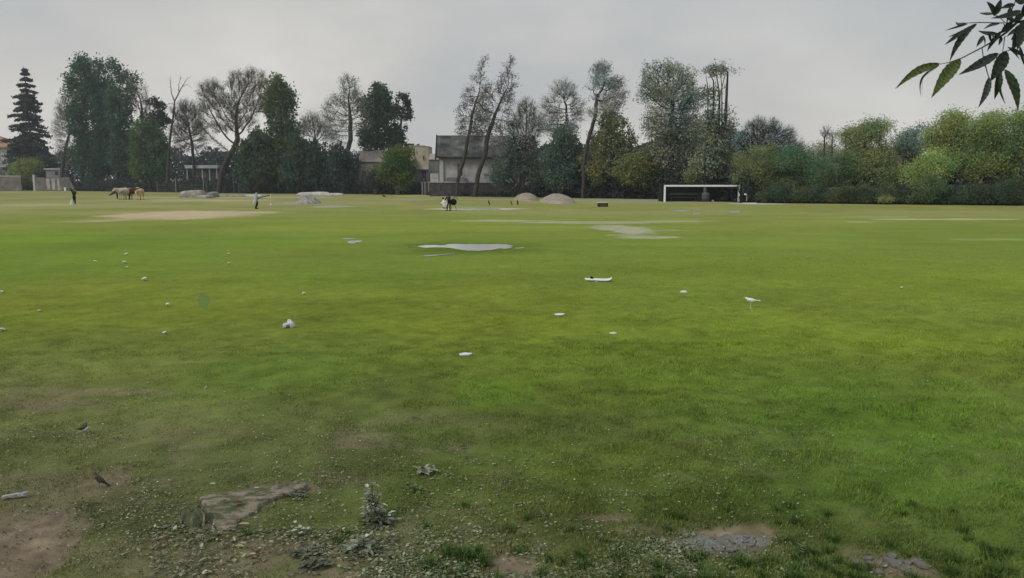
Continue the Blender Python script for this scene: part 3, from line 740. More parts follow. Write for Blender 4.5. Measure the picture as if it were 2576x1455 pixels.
def stems():
    D = ED(1800) + 3; B = P(1815, 470, D); B.z = 0
    root = thing('bare_tree', 'cluster of bare dark vertical stems rising above the trees right of the goal', 'tree', B)
    mb = MB()
    q = lambda L: [P(a, b, D) - B for a, b in L]
    for L, r in (([(1815, 480), (1820, 350), (1826, 280), (1829, 215), (1831, 182), (1818, 172)], .3), ([(1806, 480), (1808, 330), (1810, 250), (1806, 210), (1800, 180)], .22),
                 ([(1796, 480), (1792, 340), (1795, 260), (1795, 205), (1782, 178)], .2), ([(1820, 380), (1816, 300), (1816, 220), (1812, 178)], .14), ([(1782, 400), (1780, 300), (1782, 230), (1776, 190)], .14)):
        t = q(L); t[0].z = max(-.1, t[0].z - 1) if L[0][1] < 470 else -.1
        mb.tube(t, [r * (1 - .8 * i / (len(t) - 1)) for i in range(len(t))], 6)
    mb.build('trunk', M['bark'], root)
    tp = np.array([tuple(P(a, b, D) - B) for a, b in [(1800, 176), (1780, 176), (1812, 172), (1826, 176), (1790, 185), (1830, 182)]])
    C = tp[RS.randint(0, 6, 700)] + RS.randn(700, 3) * np.array([.8, .5, .22])
    Vc, Cc = cards(C, .13, np.array((.22, .24, .22)) * (.6 + .8 * RS.rand(700))[:, None], 1.4)
    link('crown', mesh_np('crown', Vc, np.arange(len(Vc)), 4, Cc), M['leaf'], root)
stems()
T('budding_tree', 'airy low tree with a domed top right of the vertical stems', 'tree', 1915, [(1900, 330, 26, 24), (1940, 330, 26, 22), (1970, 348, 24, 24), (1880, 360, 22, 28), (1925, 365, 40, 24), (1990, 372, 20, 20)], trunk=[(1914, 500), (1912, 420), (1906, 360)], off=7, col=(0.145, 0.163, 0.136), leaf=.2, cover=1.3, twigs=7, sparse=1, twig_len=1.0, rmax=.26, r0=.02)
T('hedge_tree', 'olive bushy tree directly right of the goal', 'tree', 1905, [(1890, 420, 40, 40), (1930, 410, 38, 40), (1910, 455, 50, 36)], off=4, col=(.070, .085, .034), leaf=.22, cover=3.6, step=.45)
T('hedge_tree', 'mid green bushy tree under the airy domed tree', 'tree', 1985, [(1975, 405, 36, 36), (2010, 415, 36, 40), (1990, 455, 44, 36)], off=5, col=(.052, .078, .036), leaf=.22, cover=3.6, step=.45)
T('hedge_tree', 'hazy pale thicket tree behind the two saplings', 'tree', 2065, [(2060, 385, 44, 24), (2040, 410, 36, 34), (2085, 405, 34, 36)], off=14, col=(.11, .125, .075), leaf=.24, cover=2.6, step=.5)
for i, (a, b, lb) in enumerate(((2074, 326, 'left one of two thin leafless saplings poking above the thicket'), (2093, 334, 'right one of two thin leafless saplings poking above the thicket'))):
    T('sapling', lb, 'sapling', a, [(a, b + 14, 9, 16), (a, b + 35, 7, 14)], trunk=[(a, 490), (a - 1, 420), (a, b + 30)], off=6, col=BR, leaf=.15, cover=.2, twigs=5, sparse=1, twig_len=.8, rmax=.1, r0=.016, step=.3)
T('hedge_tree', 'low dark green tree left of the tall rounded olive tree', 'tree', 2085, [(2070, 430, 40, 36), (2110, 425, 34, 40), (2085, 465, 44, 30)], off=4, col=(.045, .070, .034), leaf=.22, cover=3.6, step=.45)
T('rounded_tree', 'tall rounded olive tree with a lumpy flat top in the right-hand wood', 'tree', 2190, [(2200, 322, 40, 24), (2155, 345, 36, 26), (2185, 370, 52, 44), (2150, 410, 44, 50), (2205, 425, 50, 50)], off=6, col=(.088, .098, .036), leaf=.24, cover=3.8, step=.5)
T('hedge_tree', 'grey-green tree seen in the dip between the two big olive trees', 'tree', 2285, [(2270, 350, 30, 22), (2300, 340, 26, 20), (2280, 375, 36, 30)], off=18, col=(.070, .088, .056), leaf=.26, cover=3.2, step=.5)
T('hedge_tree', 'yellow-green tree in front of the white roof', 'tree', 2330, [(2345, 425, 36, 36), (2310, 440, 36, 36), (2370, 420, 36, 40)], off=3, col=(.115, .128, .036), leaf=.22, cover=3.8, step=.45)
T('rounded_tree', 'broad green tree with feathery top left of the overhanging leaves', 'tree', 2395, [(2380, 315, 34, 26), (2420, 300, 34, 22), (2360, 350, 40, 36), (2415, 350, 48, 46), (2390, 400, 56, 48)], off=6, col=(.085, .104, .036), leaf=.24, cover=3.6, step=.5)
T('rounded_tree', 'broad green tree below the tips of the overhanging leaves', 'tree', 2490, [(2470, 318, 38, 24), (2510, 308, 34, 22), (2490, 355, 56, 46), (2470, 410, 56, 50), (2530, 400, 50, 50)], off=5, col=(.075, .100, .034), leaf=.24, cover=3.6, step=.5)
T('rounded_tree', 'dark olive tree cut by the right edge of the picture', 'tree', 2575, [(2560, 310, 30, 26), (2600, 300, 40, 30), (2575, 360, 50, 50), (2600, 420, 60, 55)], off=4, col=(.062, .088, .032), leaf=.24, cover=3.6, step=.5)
random.seed(21)
SH = [(1925, 18, (.055, .078, .036)), (1968, 22, (.045, .066, .034)), (2010, 20, (.07, .095, .045)), (2052, 24, (.04, .062, .034)), (2098, 24, (.06, .085, .045)), (2140, 28, (.045, .07, .036)), (2186, 24, (.07, .092, .042)),
      (2240, 30, (.055, .08, .036)), (2290, 26, (.035, .056, .032)), (2335, 32, (.075, .105, .040)), (2385, 28, (.04, .064, .034)), (2432, 32, (.05, .075, .04)), (2482, 28, (.034, .054, .03)), (2530, 34, (.042, .068, .036)), (2576, 30, (.036, .058, .032))]
SL = ['nearest the goal', 'under the mid green bushy tree', 'paler than its neighbours under the hazy thicket', 'below the two saplings', 'below the low dark green tree', 'left below the rounded olive tree', 'pale one below the rounded olive tree',
      'right below the rounded olive tree', 'very dark one below the dip in the wood', 'light green one below the yellow-green tree', 'dark one left below the feathery tree', 'grey-green one between the two broad trees', 'darkest one below the overhanging leaves', 'second from the right edge', 'at the right edge']
for (a, r, c), l in zip(SH, SL):
    py = float(np.interp(a, [e[0] for e in EDGE], [e[1] for e in EDGE]))
    c = (c[0] * .62, c[1] * .56, c[2] * .52); r = r * random.uniform(.75, 1.5)
    T('shrub', 'low field-edge shrub, ' + l, 'shrub', a, [(a - 8 + random.uniform(-8, 8), py - r * .9, r * random.uniform(.6, .9), r * random.uniform(.6, 1.15)), (a + 14 + random.uniform(-8, 8), py - r * random.uniform(.4, 1.0), r * random.uniform(.5, .8), r * random.uniform(.4, .8)), (a, py - 12, r * 1.2, 12)], off=.6, col=c, leaf=.18, cover=3.6, step=.32, rmax=.06, r0=.015, group='shrubs along the right field edge')
T('shrub', 'small pale yellowish bush standing alone against the dark shrubs', 'shrub', 2225, [(2222, 502, 18, 9), (2236, 506, 12, 6)], off=-.6, col=(.08, .092, .036), leaf=.14, cover=3, step=.25, rmax=.04, r0=.012)

# undergrowth and the wood behind: masses nobody could count
def mass(name, label, px0, px1, n, off0, off1, topf, colf, leaf, kind_name='undergrowth', low=.0):
    px = px0 + (px1 - px0) * RS.rand(n)
    base = np.interp((px - W / 2) / F / cp, EX, EY)
    Y = base + off0 + (off1 - off0) * RS.rand(n)
    X = (px - W / 2) / F / cp * Y
    top = np.maximum(topf(px, X, Y), .2)
    z = low + (top - low) * RS.rand(n) ** .8
    C = np.stack([X, Y, z], -1)
    col = colf(px, X, Y, z, top)
    col = col * (.6 + .8 * RS.rand(n))[:, None]
    Vc, Cc = cards(C, leaf, col, 1.4, .15)
    o = link(name, mesh_np(name, Vc, np.arange(len(Vc)), 4, Cc), M['leaf'])
    tag(o, label, kind_name, kind='stuff')
TOPX = [-400, 0, 60, 160, 300, 420, 640, 900, 1060, 1070, 1290, 1400, 1650, 1660, 1870, 1880, 2700, 3100]
TOPZ = [3, .6, .6, 1.2, 3.2, 3.0, 3.2, 3.0, 2.2, .5, .8, 3.6, 3.6, 4.4, 4.4, 1.5, 1.8, 2]
mass('undergrowth', 'dark tangled undergrowth at the foot of the trees', -250, 2850, 90000, .5, 9,
     lambda px, X, Y: np.interp(px, TOPX, TOPZ) * (.45 + 1.1 * fbm(X, Y * 0, .22, 3, 3.)),
     lambda px, X, Y, z, t: np.array((.052, .068, .060)) * (.5 + 1.3 * fbm(X, z, .5, 3, 8.))[:, None] * (1 + .5 * sst(1700, 2100, px))[:, None], .32)
BTX = [-400, 0, 100, 300, 500, 700, 900, 1090, 1100, 1290, 1360, 1500, 1700, 1850, 1950, 2060, 2200, 2576, 3000]
BTZ = [10, 6, 9, 12, 10.5, 10.5, 6, 4, 3, 4, 9, 10, 11, 9, 7, 6, 8, 9, 9]
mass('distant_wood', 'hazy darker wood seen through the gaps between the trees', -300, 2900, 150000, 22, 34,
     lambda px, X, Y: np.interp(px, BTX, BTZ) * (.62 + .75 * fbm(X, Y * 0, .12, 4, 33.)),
     lambda px, X, Y, z, t: lerp3(np.tile(np.array((.115, .145, .135)), (len(X), 1)), np.array((.165, .18, .115)), sst(1500, 1900, px)) * (.6 + .8 * fbm(X, z, .4, 3, 18.))[:, None], .5, 'wood')  # greyed, lightened leaf colour carries the haze of distance

# ------------------------------------------------------------------ buildings
M['plaster'] = mat_noise('old_grey_plaster', [(.3, (.24, .23, .24)), (.5, (.40, .39, .39)), (.72, (.55, .53, .51))], .6, .9, .01, bscale=8)
M['plaster_trim'] = mat_plain('pale_trim', (.46, .46, .47), .8, .12, 2)
M['terracotta'] = mat_noise('terracotta_roof', [(.3, (.26, .13, .08)), (.6, (.42, .24, .16)), (.8, (.46, .33, .26))], 2, .85, .05, vec_scale=(6, .6, .6))
M['glass'] = mat_plain('dark_window_glass', (.06, .07, .08), .15, .2, 1, spec=.5)
M['beige'] = mat_noise('beige_render', [(.3, (.34, .30, .21)), (.6, (.50, .45, .32)), (.8, (.58, .52, .39))], .5, .9)
M['greywall'] = mat_noise('stained_grey_wall', [(.3, (.15, .15, .15)), (.6, (.24, .24, .235)), (.8, (.30, .29, .28))], .5, .9)
M['warmwall'] = mat_noise('warm_old_wall', [(.3, (.20, .185, .15)), (.6, (.31, .285, .235)), (.8, (.38, .35, .29))], .6, .9)
M['tin'] = mat_noise('rusty_tin_roof', [(.3, (.27, .26, .25)), (.52, (.37, .33, .30)), (.60, (.34, .24, .19)), (.8, (.42, .38, .35))], .7, .6, vec_scale=(1, .15, .15))
M['barnroof'] = mat_noise('mossy_barn_roof', [(.38, (.03, .034, .034)), (.5, (.11, .115, .105)), (.62, (.24, .23, .20))], .22, .85, .03, bscale=3)
M['shutter'] = mat_plain('brown_shutter', (.13, .09, .075), .7, .25, 3)
M['brick'] = mat_noise('dark_brick_wall', [(.35, (.04, .034, .034)), (.65, (.09, .078, .076))], 1.6, .9, .02, bscale=6)
M['gardenwall'] = mat_noise('pinkish_garden_wall', [(.3, (.10, .088, .083)), (.55, (.20, .175, .165)), (.8, (.30, .27, .26))], .7, .9)
M['coping'] = mat_plain('pale_coping', (.34, .34, .36), .8, .15, 2)
M['roofwhite'] = mat_plain('pale_sheet_roof', (.42, .45, .45), .6, .2, .8)

class Loc:                           # metres in a frame standing at pixel px0 and depth D
    def __init__(s, px0, D): s.px0 = px0; s.D = D; s.o = P(px0, 470, D); s.o.z = 0
    def x(s, px): return P(px, 470, s.D).x - s.o.x
    def z(s, py): return P(s.px0, py, s.D).z
def window(root, l, xa, xb, ya, yb, yf, frame='plaster_trim', pane='glass', bars=True, t=.12, name='window'):
    x0, x1, z1, z0 = l.x(xa), l.x(xb), l.z(ya), l.z(yb)
    fr = MB().box(x0 - t, x0, yf - .09, yf + .03, z0 - t, z1 + t).box(x1, x1 + t, yf - .09, yf + .03, z0 - t, z1 + t).box(x0, x1, yf - .09, yf + .03, z1, z1 + t).box(x0, x1, yf - .12, yf + .03, z0 - t, z0)
    if bars: fr.box((x0 + x1) / 2 - .04, (x0 + x1) / 2 + .04, yf - .06, yf + .02, z0, z1).box(x0, (x0 + x1) / 2 - .04, yf - .055, yf + .02, z0 + (z1 - z0) * .65, z0 + (z1 - z0) * .65 + .07).box((x0 + x1) / 2 + .04, x1, yf - .055, yf + .02, z0 + (z1 - z0) * .65, z0 + (z1 - z0) * .65 + .07)
    f = fr.build(name, M[frame], root)
    MB().box(x0, x1, yf - .03, yf + .01, z0, z1).build('pane', M[pane], f)

def old_house():
    D = ED(20) + 12; l = Loc(0, D)
    r = thing('old_house', 'old grey plastered house with a terracotta roof and chimney, cut by the left edge', 'house', l.o)
    X0 = l.x(-170); X1 = l.x(46); ze = l.z(373); zf = l.z(421)
    MB().box(X0, X1, 0, 11, -.1, zf).build('lower_wall', M['greywall'], r)
    MB().box(X0 + .05, X1 - .05, .05, 10.9, zf + .3, ze).build('upper_wall', M['plaster'], r)
    MB().box(X0 - .15, X1 + .2, -.2, 11.2, zf, zf + .3).build('string_course', M['plaster_trim'], r)
    MB().box(X0 - .3, X1 + .5, -.55, 11.5, ze, ze + .28).build('cornice', M['plaster_trim'], r)
    zr = l.z(338); xm = l.x(-25)
    mb = MB().add([(X0 - .5, -.8, ze + .28), (X1 + .8, -.8, ze + .28), (X1 + .8, 11.7, ze + .28), (X0 - .5, 11.7, ze + .28), (xm, 5.4, zr), (X0 + 4, 5.4, zr)],
                  [(0, 1, 4, 5), (1, 2, 4), (2, 3, 5, 4), (3, 0, 5), (3, 2, 1, 0)])
    rf = mb.build('roof', M['terracotta'], r)
    MB().box(l.x(35), l.x(47), 1.2, 3.0, ze, l.z(350)).box(l.x(34), l.x(48), 1.1, 3.1, l.z(350), l.z(347)).build('chimney', M['plaster'], rf)
    window(r, l, 31, 40, 382, 413, .05, t=.3)
    window(r, l, -8, 4, 382, 413, .05, t=.3)
    window(r, l, -60, -48, 382, 413, .05, t=.3)
    for a in (17, 23, 45):
        MB().box(l.x(a), l.x(a) + .25, -.08, .05, zf + .3, ze).build('pilaster', M['plaster_trim'], r)
    window(r, l, 4, 16, 432, 465, 0, frame='greywall', t=.15)
old_house()

def garden_wall():
    D = ED(190) - .6; l = Loc(20, D)
    r = thing('garden_wall', 'low pinkish grey garden wall below the old house', 'wall', l.o)
    MB().box(l.x(-120), l.x(54), 0, .4, -.1, l.z(445)).build('wall_panel', M['gardenwall'], r)
    MB().box(l.x(-120), l.x(54), -.06, .46, l.z(445), l.z(442)).build('coping', M['coping'], r)
    l = Loc(130, D)
    r = thing('garden_wall', 'patched grey garden wall with a pale pillar, right of the bright green tree', 'wall', l.o)
    MB().box(l.x(88), l.x(176), 0, .4, -.1, l.z(447)).build('wall_panel', M['gardenwall'], r)
    MB().box(l.x(84), l.x(89), -.1, .5, -.1, l.z(440)).build('pillar', M['plaster_trim'], r)
    MB().prism([(l.x(176), -.1), (l.x(190), -.1), (l.x(176), l.z(452))], .05, .35).build('sloping_end', M['greywall'], r)
    for a, b in ((118, 126), (131, 139), (145, 151)):
        MB().box(l.x(a), l.x(b), -.05, .1, .3, l.z(450)).build('board', M['plaster'], r)
    MB().box(l.x(158), l.x(175), -.06, .1, .2, l.z(452)).build('door', M['grey'], r)
    l = Loc(135, D + 6)
    r = thing('garden_shed', 'small pale shed with a dark opening behind the patched garden wall', 'shed', l.o)
    MB().box(l.x(118), l.x(154), 0, 3, -.1, l.z(427)).build('wall', M['greywall'], r)
    MB().box(l.x(115), l.x(156), -.3, 3.3, l.z(427), l.z(424)).build('roof', M['plaster_trim'], r)
    MB().box(l.x(141), l.x(149), -.05, .02, l.z(441), l.z(432)).build('opening', M['darkframe'], r)  # flat dark panel on the wall for the shade inside
    g = MB().box(-.22, .22, -.05, .05, 0, .75).box(-.3, .3, -.06, .06, .75, .95).build('white_board', M['white'], None, P(163, 470, D - .9) * 1.0)
    g.location.z = 0
    tag(g, 'small white board leaning by the end of the garden wall', 'board')
garden_wall()

def pavilion():
    D = ED(520) + 12; l = Loc(515, D)
    r = thing('pavilion', 'low open building with a pale flat roof behind the fence', 'building', l.o)
    MB().box(l.x(470), l.x(552), -.6, 7, l.z(424), l.z(416)).build('roof', M['roofwhite'], r)
    MB().box(l.x(476), l.x(548), 2.5, 6.5, -.1, l.z(424)).build('wall', M['greywall'], r)
    for a in (474, 492, 512, 530, 548):
        MB().box(l.x(a) - .12, l.x(a) + .12, -.3, -.06, -.1, l.z(424)).build('post', M['coping'], r)
    window(r, l, 500, 508, 432, 446, 2.5, bars=False, pane='roofwhite')
    l = Loc(602, ED(600) + 3)
    r = thing('white_railing', 'short white railing among the dark trunks', 'railing', l.o)
    MB().box(l.x(586), l.x(614), 0, .1, l.z(461), l.z(456)).build('board', M['roofwhite'], r)
    for a in (587, 600, 613):
        MB().box(l.x(a) - .06, l.x(a) + .06, .1, .2, -.1, l.z(456)).build('post', M['roofwhite'], r)
    D = ED(520) - .2; l = Loc(520, D)
    r = thing('wire_fence', 'long wire fence with thin pale posts below the pavilion', 'fence', l.o)
    for a in (395, 442, 512, 520, 560, 600, 640):
        MB().tube([(l.x(a), 0, -.1), (l.x(a) + .03, 0, l.z(449 if a in (442, 512) else 457))], .06, 6).build('post', M['coping'] if a in (442, 512) else M['greywall'], r)
    for z in (.35, .8, 1.25, 1.7):
        MB().tube([(l.x(395), 0, z), (l.x(640), 0, z)], .015, 4).build('wire', M['greywall'], r)
pavilion()

def low_house():
    D = ED(960) + 9; l = Loc(960, D)
    r = thing('low_house', 'long low house with a rusty pinkish tin roof', 'house', l.o)
    x0, x1 = l.x(897), l.x(1042); ze, zr = l.z(408), l.z(380)
    MB().box(x0, x1, 0, 7, -.1, ze - .02).build('wall', M['warmwall'], r)
    rf = MB().prismx([(-.4, ze), (3.5, zr), (7.4, ze), (7.4, ze + .15), (3.5, zr + .15), (-.4, ze + .15)], x0 - .1, x1).build('roof', M['tin'], r)
    MB().prismx([(0, ze - .02), (3.5, zr - .03), (7, ze - .02)], x0, x0 + .2).build('gable', M['greywall'], r)
    for i in range(14):
        xx = x0 + (x1 - x0) * (i + .5) / 14
        MB().prismx([(-.42, ze + .15), (3.5, zr + .15), (3.5, zr + .21), (-.42, ze + .21)], xx - .03, xx + .03).build('seam', M['tin'], rf)
    MB().box(l.x(933), l.x(958), 3.1, 3.9, zr, l.z(377)).build('ridge_vent', M['plaster'], r)
    window(r, l, 942, 953, 417, 427, 0, frame='greywall', bars=False)
    window(r, l, 912, 921, 430, 455, 0, frame='greywall', pane='shutter', bars=True, name='door')
    MB().box(l.x(896) - .15, l.x(896), -.15, 0, -.1, ze).build('drainpipe', M['grey'], r)
low_house()
def stepped_house():
    D = ED(1060) + 14; l = Loc(1055, D)
    r = thing('stepped_house', 'tall flat-roofed beige house with a stepped parapet', 'house', l.o)
    zt = l.z(369)
    MB().box(l.x(1010), l.x(1079), 0, 8, l.z(426), zt).build('upper_wall', M['beige'], r)
    MB().box(l.x(1012), l.x(1078), .15, 7.8, -.1, l.z(426)).build('lower_wall', M['greywall'], r)
    MB().box(l.x(1030), l.x(1069), -.08, 8.1, zt, l.z(366)).box(l.x(1069) + .01, l.x(1080), -.08, 8.1, zt, l.z(368)).build('parapet', M['coping'], r)
    MB().box(l.x(1014), l.x(1036), 3, 5, zt, l.z(361)).box(l.x(1012), l.x(1038), 2.8, 5.2, l.z(361), l.z(360)).build('stair_hut', M['brick'], r)
    MB().box(l.x(1044), l.x(1053), 2, 3, zt, l.z(364)).add([(l.x(1044), 2, l.z(364)), (l.x(1053), 2, l.z(364)), (l.x(1053), 3, l.z(364)), (l.x(1044), 3, l.z(364)), (l.x(1054), 2.5, l.z(360))], [(0, 1, 4), (1, 2, 4), (2, 3, 4), (3, 0, 4)]).build('chimney', M['brick'], r)
    window(r, l, 1065, 1069, 392, 402, 0, frame='beige', bars=False)
    window(r, l, 1061, 1073, 430, 452, .15, frame='greywall', bars=False)
    MB().box(l.x(1055), l.x(1079), -.5, .1, l.z(427), l.z(425)).build('ledge', M['coping'], r)
    l = Loc(1090, ED(1090) + 12)
    r = thing('link_building', 'small grey annex with a pale roof between the beige house and the barn', 'building', l.o)
    MB().box(l.x(1079), l.x(1104), 0, 5, -.1, l.z(402)).build('wall', M['greywall'], r)
    MB().prismx([(-.3, l.z(402)), (2.5, l.z(386)), (5.3, l.z(402))], l.x(1079), l.x(1106)).build('roof', M['tin'], r)
stepped_house()
def barn():
    D = ED(1180) + 10; l = Loc(1110, D)
    r = thing('barn', 'large barn-like house with a tall mossy grey roof and dark verge', 'house', l.o)
    r.rotation_euler = (0, 0, R(3))
    x0, x1 = l.x(1106), l.x(1346); ze, zr = l.z(398), l.z(341); dp = 11
    MB().box(x0, x1, 0, dp, -.1, ze).build('wall', M['plaster'], r)
    MB().prismx([(0, ze + .01), (dp / 2, zr - .2), (dp, ze + .01)], x0, x0 + .3).build('gable', M['plaster_trim'], r)
    MB().prismx([(-.7, ze), (dp / 2, zr), (dp + .7, ze), (dp + .7, ze + .25), (dp / 2, zr + .3), (-.7, ze + .25)], x0 - .5, x1 + .5).build('roof', M['barnroof'], r)
    MB().prismx([(-.9, ze - .35), (dp / 2, zr - .2), (dp + .9, ze - .35), (dp + .9, ze + .3), (dp / 2, zr + .45), (-.9, ze + .3)], x0 - .75, x0 - .52).build('verge_board', M['darkframe'], r)
    MB().box(x0, x1 + .5, -.95, -.72, ze - .1, ze + .12).build('gutter', M['darkframe'], r)
    window(r, l, 1151, 1164, 413, 443, 0, frame='plaster', pane='shutter', t=.2)
    window(r, l, 1240, 1253, 413, 443, 0, frame='plaster', pane='shutter', t=.2)
    window(r, l, 1310, 1323, 413, 443, 0, frame='plaster', pane='shutter', t=.2)
    MB().box(l.x(1124), l.x(1172), -1.2, -.01, -.1, l.z(447)).build('plinth', M['greywall'], r)
    MB().box(l.x(1106), l.x(1116), -.35, -.01, -.1, ze - .4).build('corner_pier', M['plaster_trim'], r)
barn()
def front_wall():
    D = ED(1180) + 1.5; l = Loc(1180, D)
    r = thing('brick_wall', 'dark brick boundary wall with pale coping in front of the barn', 'wall', l.o)
    MB().box(l.x(1082), l.x(1296), 0, .4, -.1, l.z(460)).build('wall_panel', M['brick'], r)
    MB().box(l.x(1080), l.x(1296), -.12, .6, l.z(460), l.z(457.5)).build('coping', M['coping'], r)
    D = ED(1075) + .5; l = Loc(1075, D)
    r = thing('gate', "dark gate with pale posts and notice box left of the brick wall", 'gate', l.o)
    for a in (1062, 1069, 1078):
        MB().box(l.x(a) - .12, l.x(a) + .12, 0, .24, -.1, l.z(457)).build('post', M['greywall'], r)
    MB().box(l.x(1062) + .12, l.x(1069) - .12, .08, .16, .15, l.z(460)).box(l.x(1069) + .12, l.x(1078) - .12, .08, .16, .15, l.z(460)).build('gate_leaf', M['brick'], r)
    MB().box(l.x(1060), l.x(1072), -.08, .32, l.z(456), l.z(449)).build('notice_box', M['darkframe'], r)
    MB().box(l.x(1064), l.x(1069), -.1, -.075, l.z(455), l.z(450)).build('notice', M['shutter'], r)
    l = Loc(1092, ED(1092) + 4)
    r = thing('yard_door', 'pale grey panelled yard door beside the barn corner', 'door', l.o)
    MB().box(l.x(1083), l.x(1103), 0, .15, -.1, l.z(437)).build('panel', M['plaster_trim'], r)
    for a, b in ((438.5, 443), (444.5, 451)):
        MB().box(l.x(1086), l.x(1100), -.03, .01, l.z(b), l.z(a)).build('inset', M['plaster'], r)
front_wall()
def far_roof():
    D = ED(2300) + 24; l = Loc(2308, D)
    r = thing('distant_house', 'white-roofed house half hidden in the right-hand wood', 'house', l.o)
    MB().box(l.x(2292), l.x(2326), 0, 5, -.1, l.z(388)).build('wall', M['greywall'], r)
    MB().prismx([(-.5, l.z(390)), (2.5, l.z(374)), (5.5, l.z(390))], l.x(2288), l.x(2330)).build('roof', M['white'], r)
far_roof()

# ------------------------------------------------------------------ height-field lumps
def inside_dist(px, py, poly):
    n = len(poly); d = np.full(px.shape, 1e9); ins = np.zeros(px.shape, bool)
    for i in range(n):
        x1, y1 = poly[i]; x2, y2 = poly[(i + 1) % n]
        ex, ey = x2 - x1, y2 - y1
        t = np.clip(((px - x1) * ex + (py - y1) * ey) / (ex * ex + ey * ey + 1e-12), 0, 1)
        d = np.minimum(d, np.hypot(px - x1 - t * ex, py - y1 - t * ey))
        c = ((y1 > py) != (y2 > py)) & (px < (x2 - x1) * (py - y1) / (y2 - y1 + 1e-12) + x1)
        ins ^= c
    return np.where(ins, d, -d)
def lump(name, poly_px, h, edge, mat, label=None, cat=None, res=60, ns=3., na=.15, power=1.0, parent=None, group=None, dome=False, sink=.03):
    pts = [G(a, b) for a, b in poly_px]
    cx = sum(p.x for p in pts) / len(pts); cy = sum(p.y for p in pts) / len(pts)
    poly = [(p.x - cx, p.y - cy) for p in pts]
    xs = [p[0] for p in poly]; ys = [p[1] for p in poly]
    X, Y = np.meshgrid(np.linspace(min(xs), max(xs), res), np.linspace(min(ys), max(ys), res))
    d = inside_dist(X, Y, poly)
    if dome:
        rx = (max(xs) - min(xs)) / 2; ry = (max(ys) - min(ys)) / 2; mx_ = (max(xs) + min(xs)) / 2; my_ = (max(ys) + min(ys)) / 2
        q = np.clip(1 - ((X - mx_) / rx) ** 2 - ((Y - my_) / ry) ** 2, 0, 1)
        prof = q ** power
    else:
        prof = sst(0, edge, d) ** power
    n = fbm((X + cx), (Y + cy), ns, 4, 6.) - .5; n2 = np.abs(fbm((X + cx), (Y + cy) * 2.5, ns * 2.2, 3, 16.) - .5)
    Z = h * prof * (1 + n * na * 4 - n2 * na * 3) - sink * (d < edge * .25) + hf(X + cx, Y + cy)
    i = (np.arange(res - 1)[:, None] * res + np.arange(res - 1)[None]).reshape(-1)
    q = np.stack([i, i + 1, i + res + 1, i + res], -1)
    dd = d.reshape(-1)
    keep = (dd[q] > -1e-3).any(1) if not dome else (prof.reshape(-1)[q] > 0).any(1)
    q = q[keep]
    V = np.stack([X, Y, Z], -1).reshape(-1, 3)
    used = np.unique(q); mp_ = np.zeros(len(V), int); mp_[used] = np.arange(len(used))
    me = mesh_np(name, V[used], mp_[q].reshape(-1), 4, None, True)
    o = link(name, me, M[mat], parent, (cx, cy, 0))
    if label: tag(o, label, cat, group)
    return o
def rect(a, b, c, d):                # pixel ellipse on the ground as polygon
    return [(a + (c - a) * (.5 + .5 * math.cos(t)), b + (d - b) * (.5 + .5 * math.sin(t))) for t in [k * 2 * math.pi / 16 for k in range(16)]]

M['sandmound'] = mat_noise('sandy_gravel', [(.3, (.24, .20, .15)), (.5, (.34, .29, .225)), (.72, (.45, .41, .34))], 1.2, .95, .05, bscale=8)
lump('gravel_mound', rect(1292, 497, 1356, 507), .92, 1, 'sandmound', 'smaller left one of two smooth grey gravel mounds left of the goal', 'mound', dome=True, power=.8, ns=.7, na=.06, group='gravel mounds')
lump('gravel_mound', rect(1358, 503, 1445, 514), 1.0, 1, 'sandmound', 'larger right one of two smooth grey gravel mounds left of the goal', 'mound', dome=True, power=.8, ns=.7, na=.06, group='gravel mounds')
lump('rubble_pile', rect(754, 510, 796, 515), .85, 1, 'stone', 'small grey rubble pile with pale sand around it', 'rubble pile', dome=True, power=1.1, ns=1.6, na=.25)
def rocks(name, label, cat, specs, py, mat, Dm=None, group=None):
    D = Dm or depth(py); a0 = sum(s[0] for s in specs) / len(specs)
    B = P(a0, py, D); B.z = 0
    r = thing(name, label, cat, B, 0, group) if len(specs) > 1 else None
    for (a, w, hpx, dd) in specs:
        s = D / F; rx = w * s / 2; hz = hpx * s * 1.05
        x = P(a, py, D).x - B.x
        mb = MB(); rr = 1.2 + .5 * random.random()
        n = 22; rings = [(1.0, 0), (1.06, .18), (1.0, .55), (.90, .88), (.78, 1.0), (.40, 1.03)]
        ph = random.random() * 6
        for (k, zz) in rings:
            for i in range(n):
                t = 2 * math.pi * i / n
                c, s_ = math.cos(t), math.sin(t); e = .55
                X = math.copysign(abs(c) ** e, c); Y = math.copysign(abs(s_) ** e, s_)
                j = 1 + .07 * math.sin(3 * t + ph + zz) + random.uniform(-.03, .03)
                mb.v.append((x + X * rx * k * j, dd + Y * rr * k * j, zz * hz * (1 + .12 * math.sin(t + ph) * (zz > .3)) - .05))
        for j in range(len(rings) - 1):
            for i in range(n):
                mb.f.append((j * n + i, j * n + (i + 1) % n, (j + 1) * n + (i + 1) % n, (j + 1) * n + i))
        mb.f.append(tuple((len(rings) - 1) * n + i for i in range(n)))
        o = mb.build('stone' if r else name, M[mat], r, None if r else B, smooth=True)
        if not r: tag(o, label, cat, group)
    return r
M['slabwhite'] = mat_noise('pale_weathered_slab', [(.3, (.30, .29, .27)), (.55, (.5, .49, .47)), (.75, (.68, .68, .67))], 1.0, .9, .03)
rocks('boulder', 'large flat-topped grey boulder standing in the far left of the field', 'boulder', [(487, 58, 16, 0)], 497, 'stone')
rocks('boulder', 'darker low boulder leaning behind the large flat-topped one', 'boulder', [(524, 26, 12, 1.5)], 497, 'greywall')
rocks('boulder', 'low broken grey block at the right foot of the large boulder', 'boulder', [(526, 40, 7, -1.6)], 498, 'stone')
rocks('stone_slab', 'long low grey stone lying right of the boulders', 'stone', [(585, 60, 5, 0)], 495, 'stone')
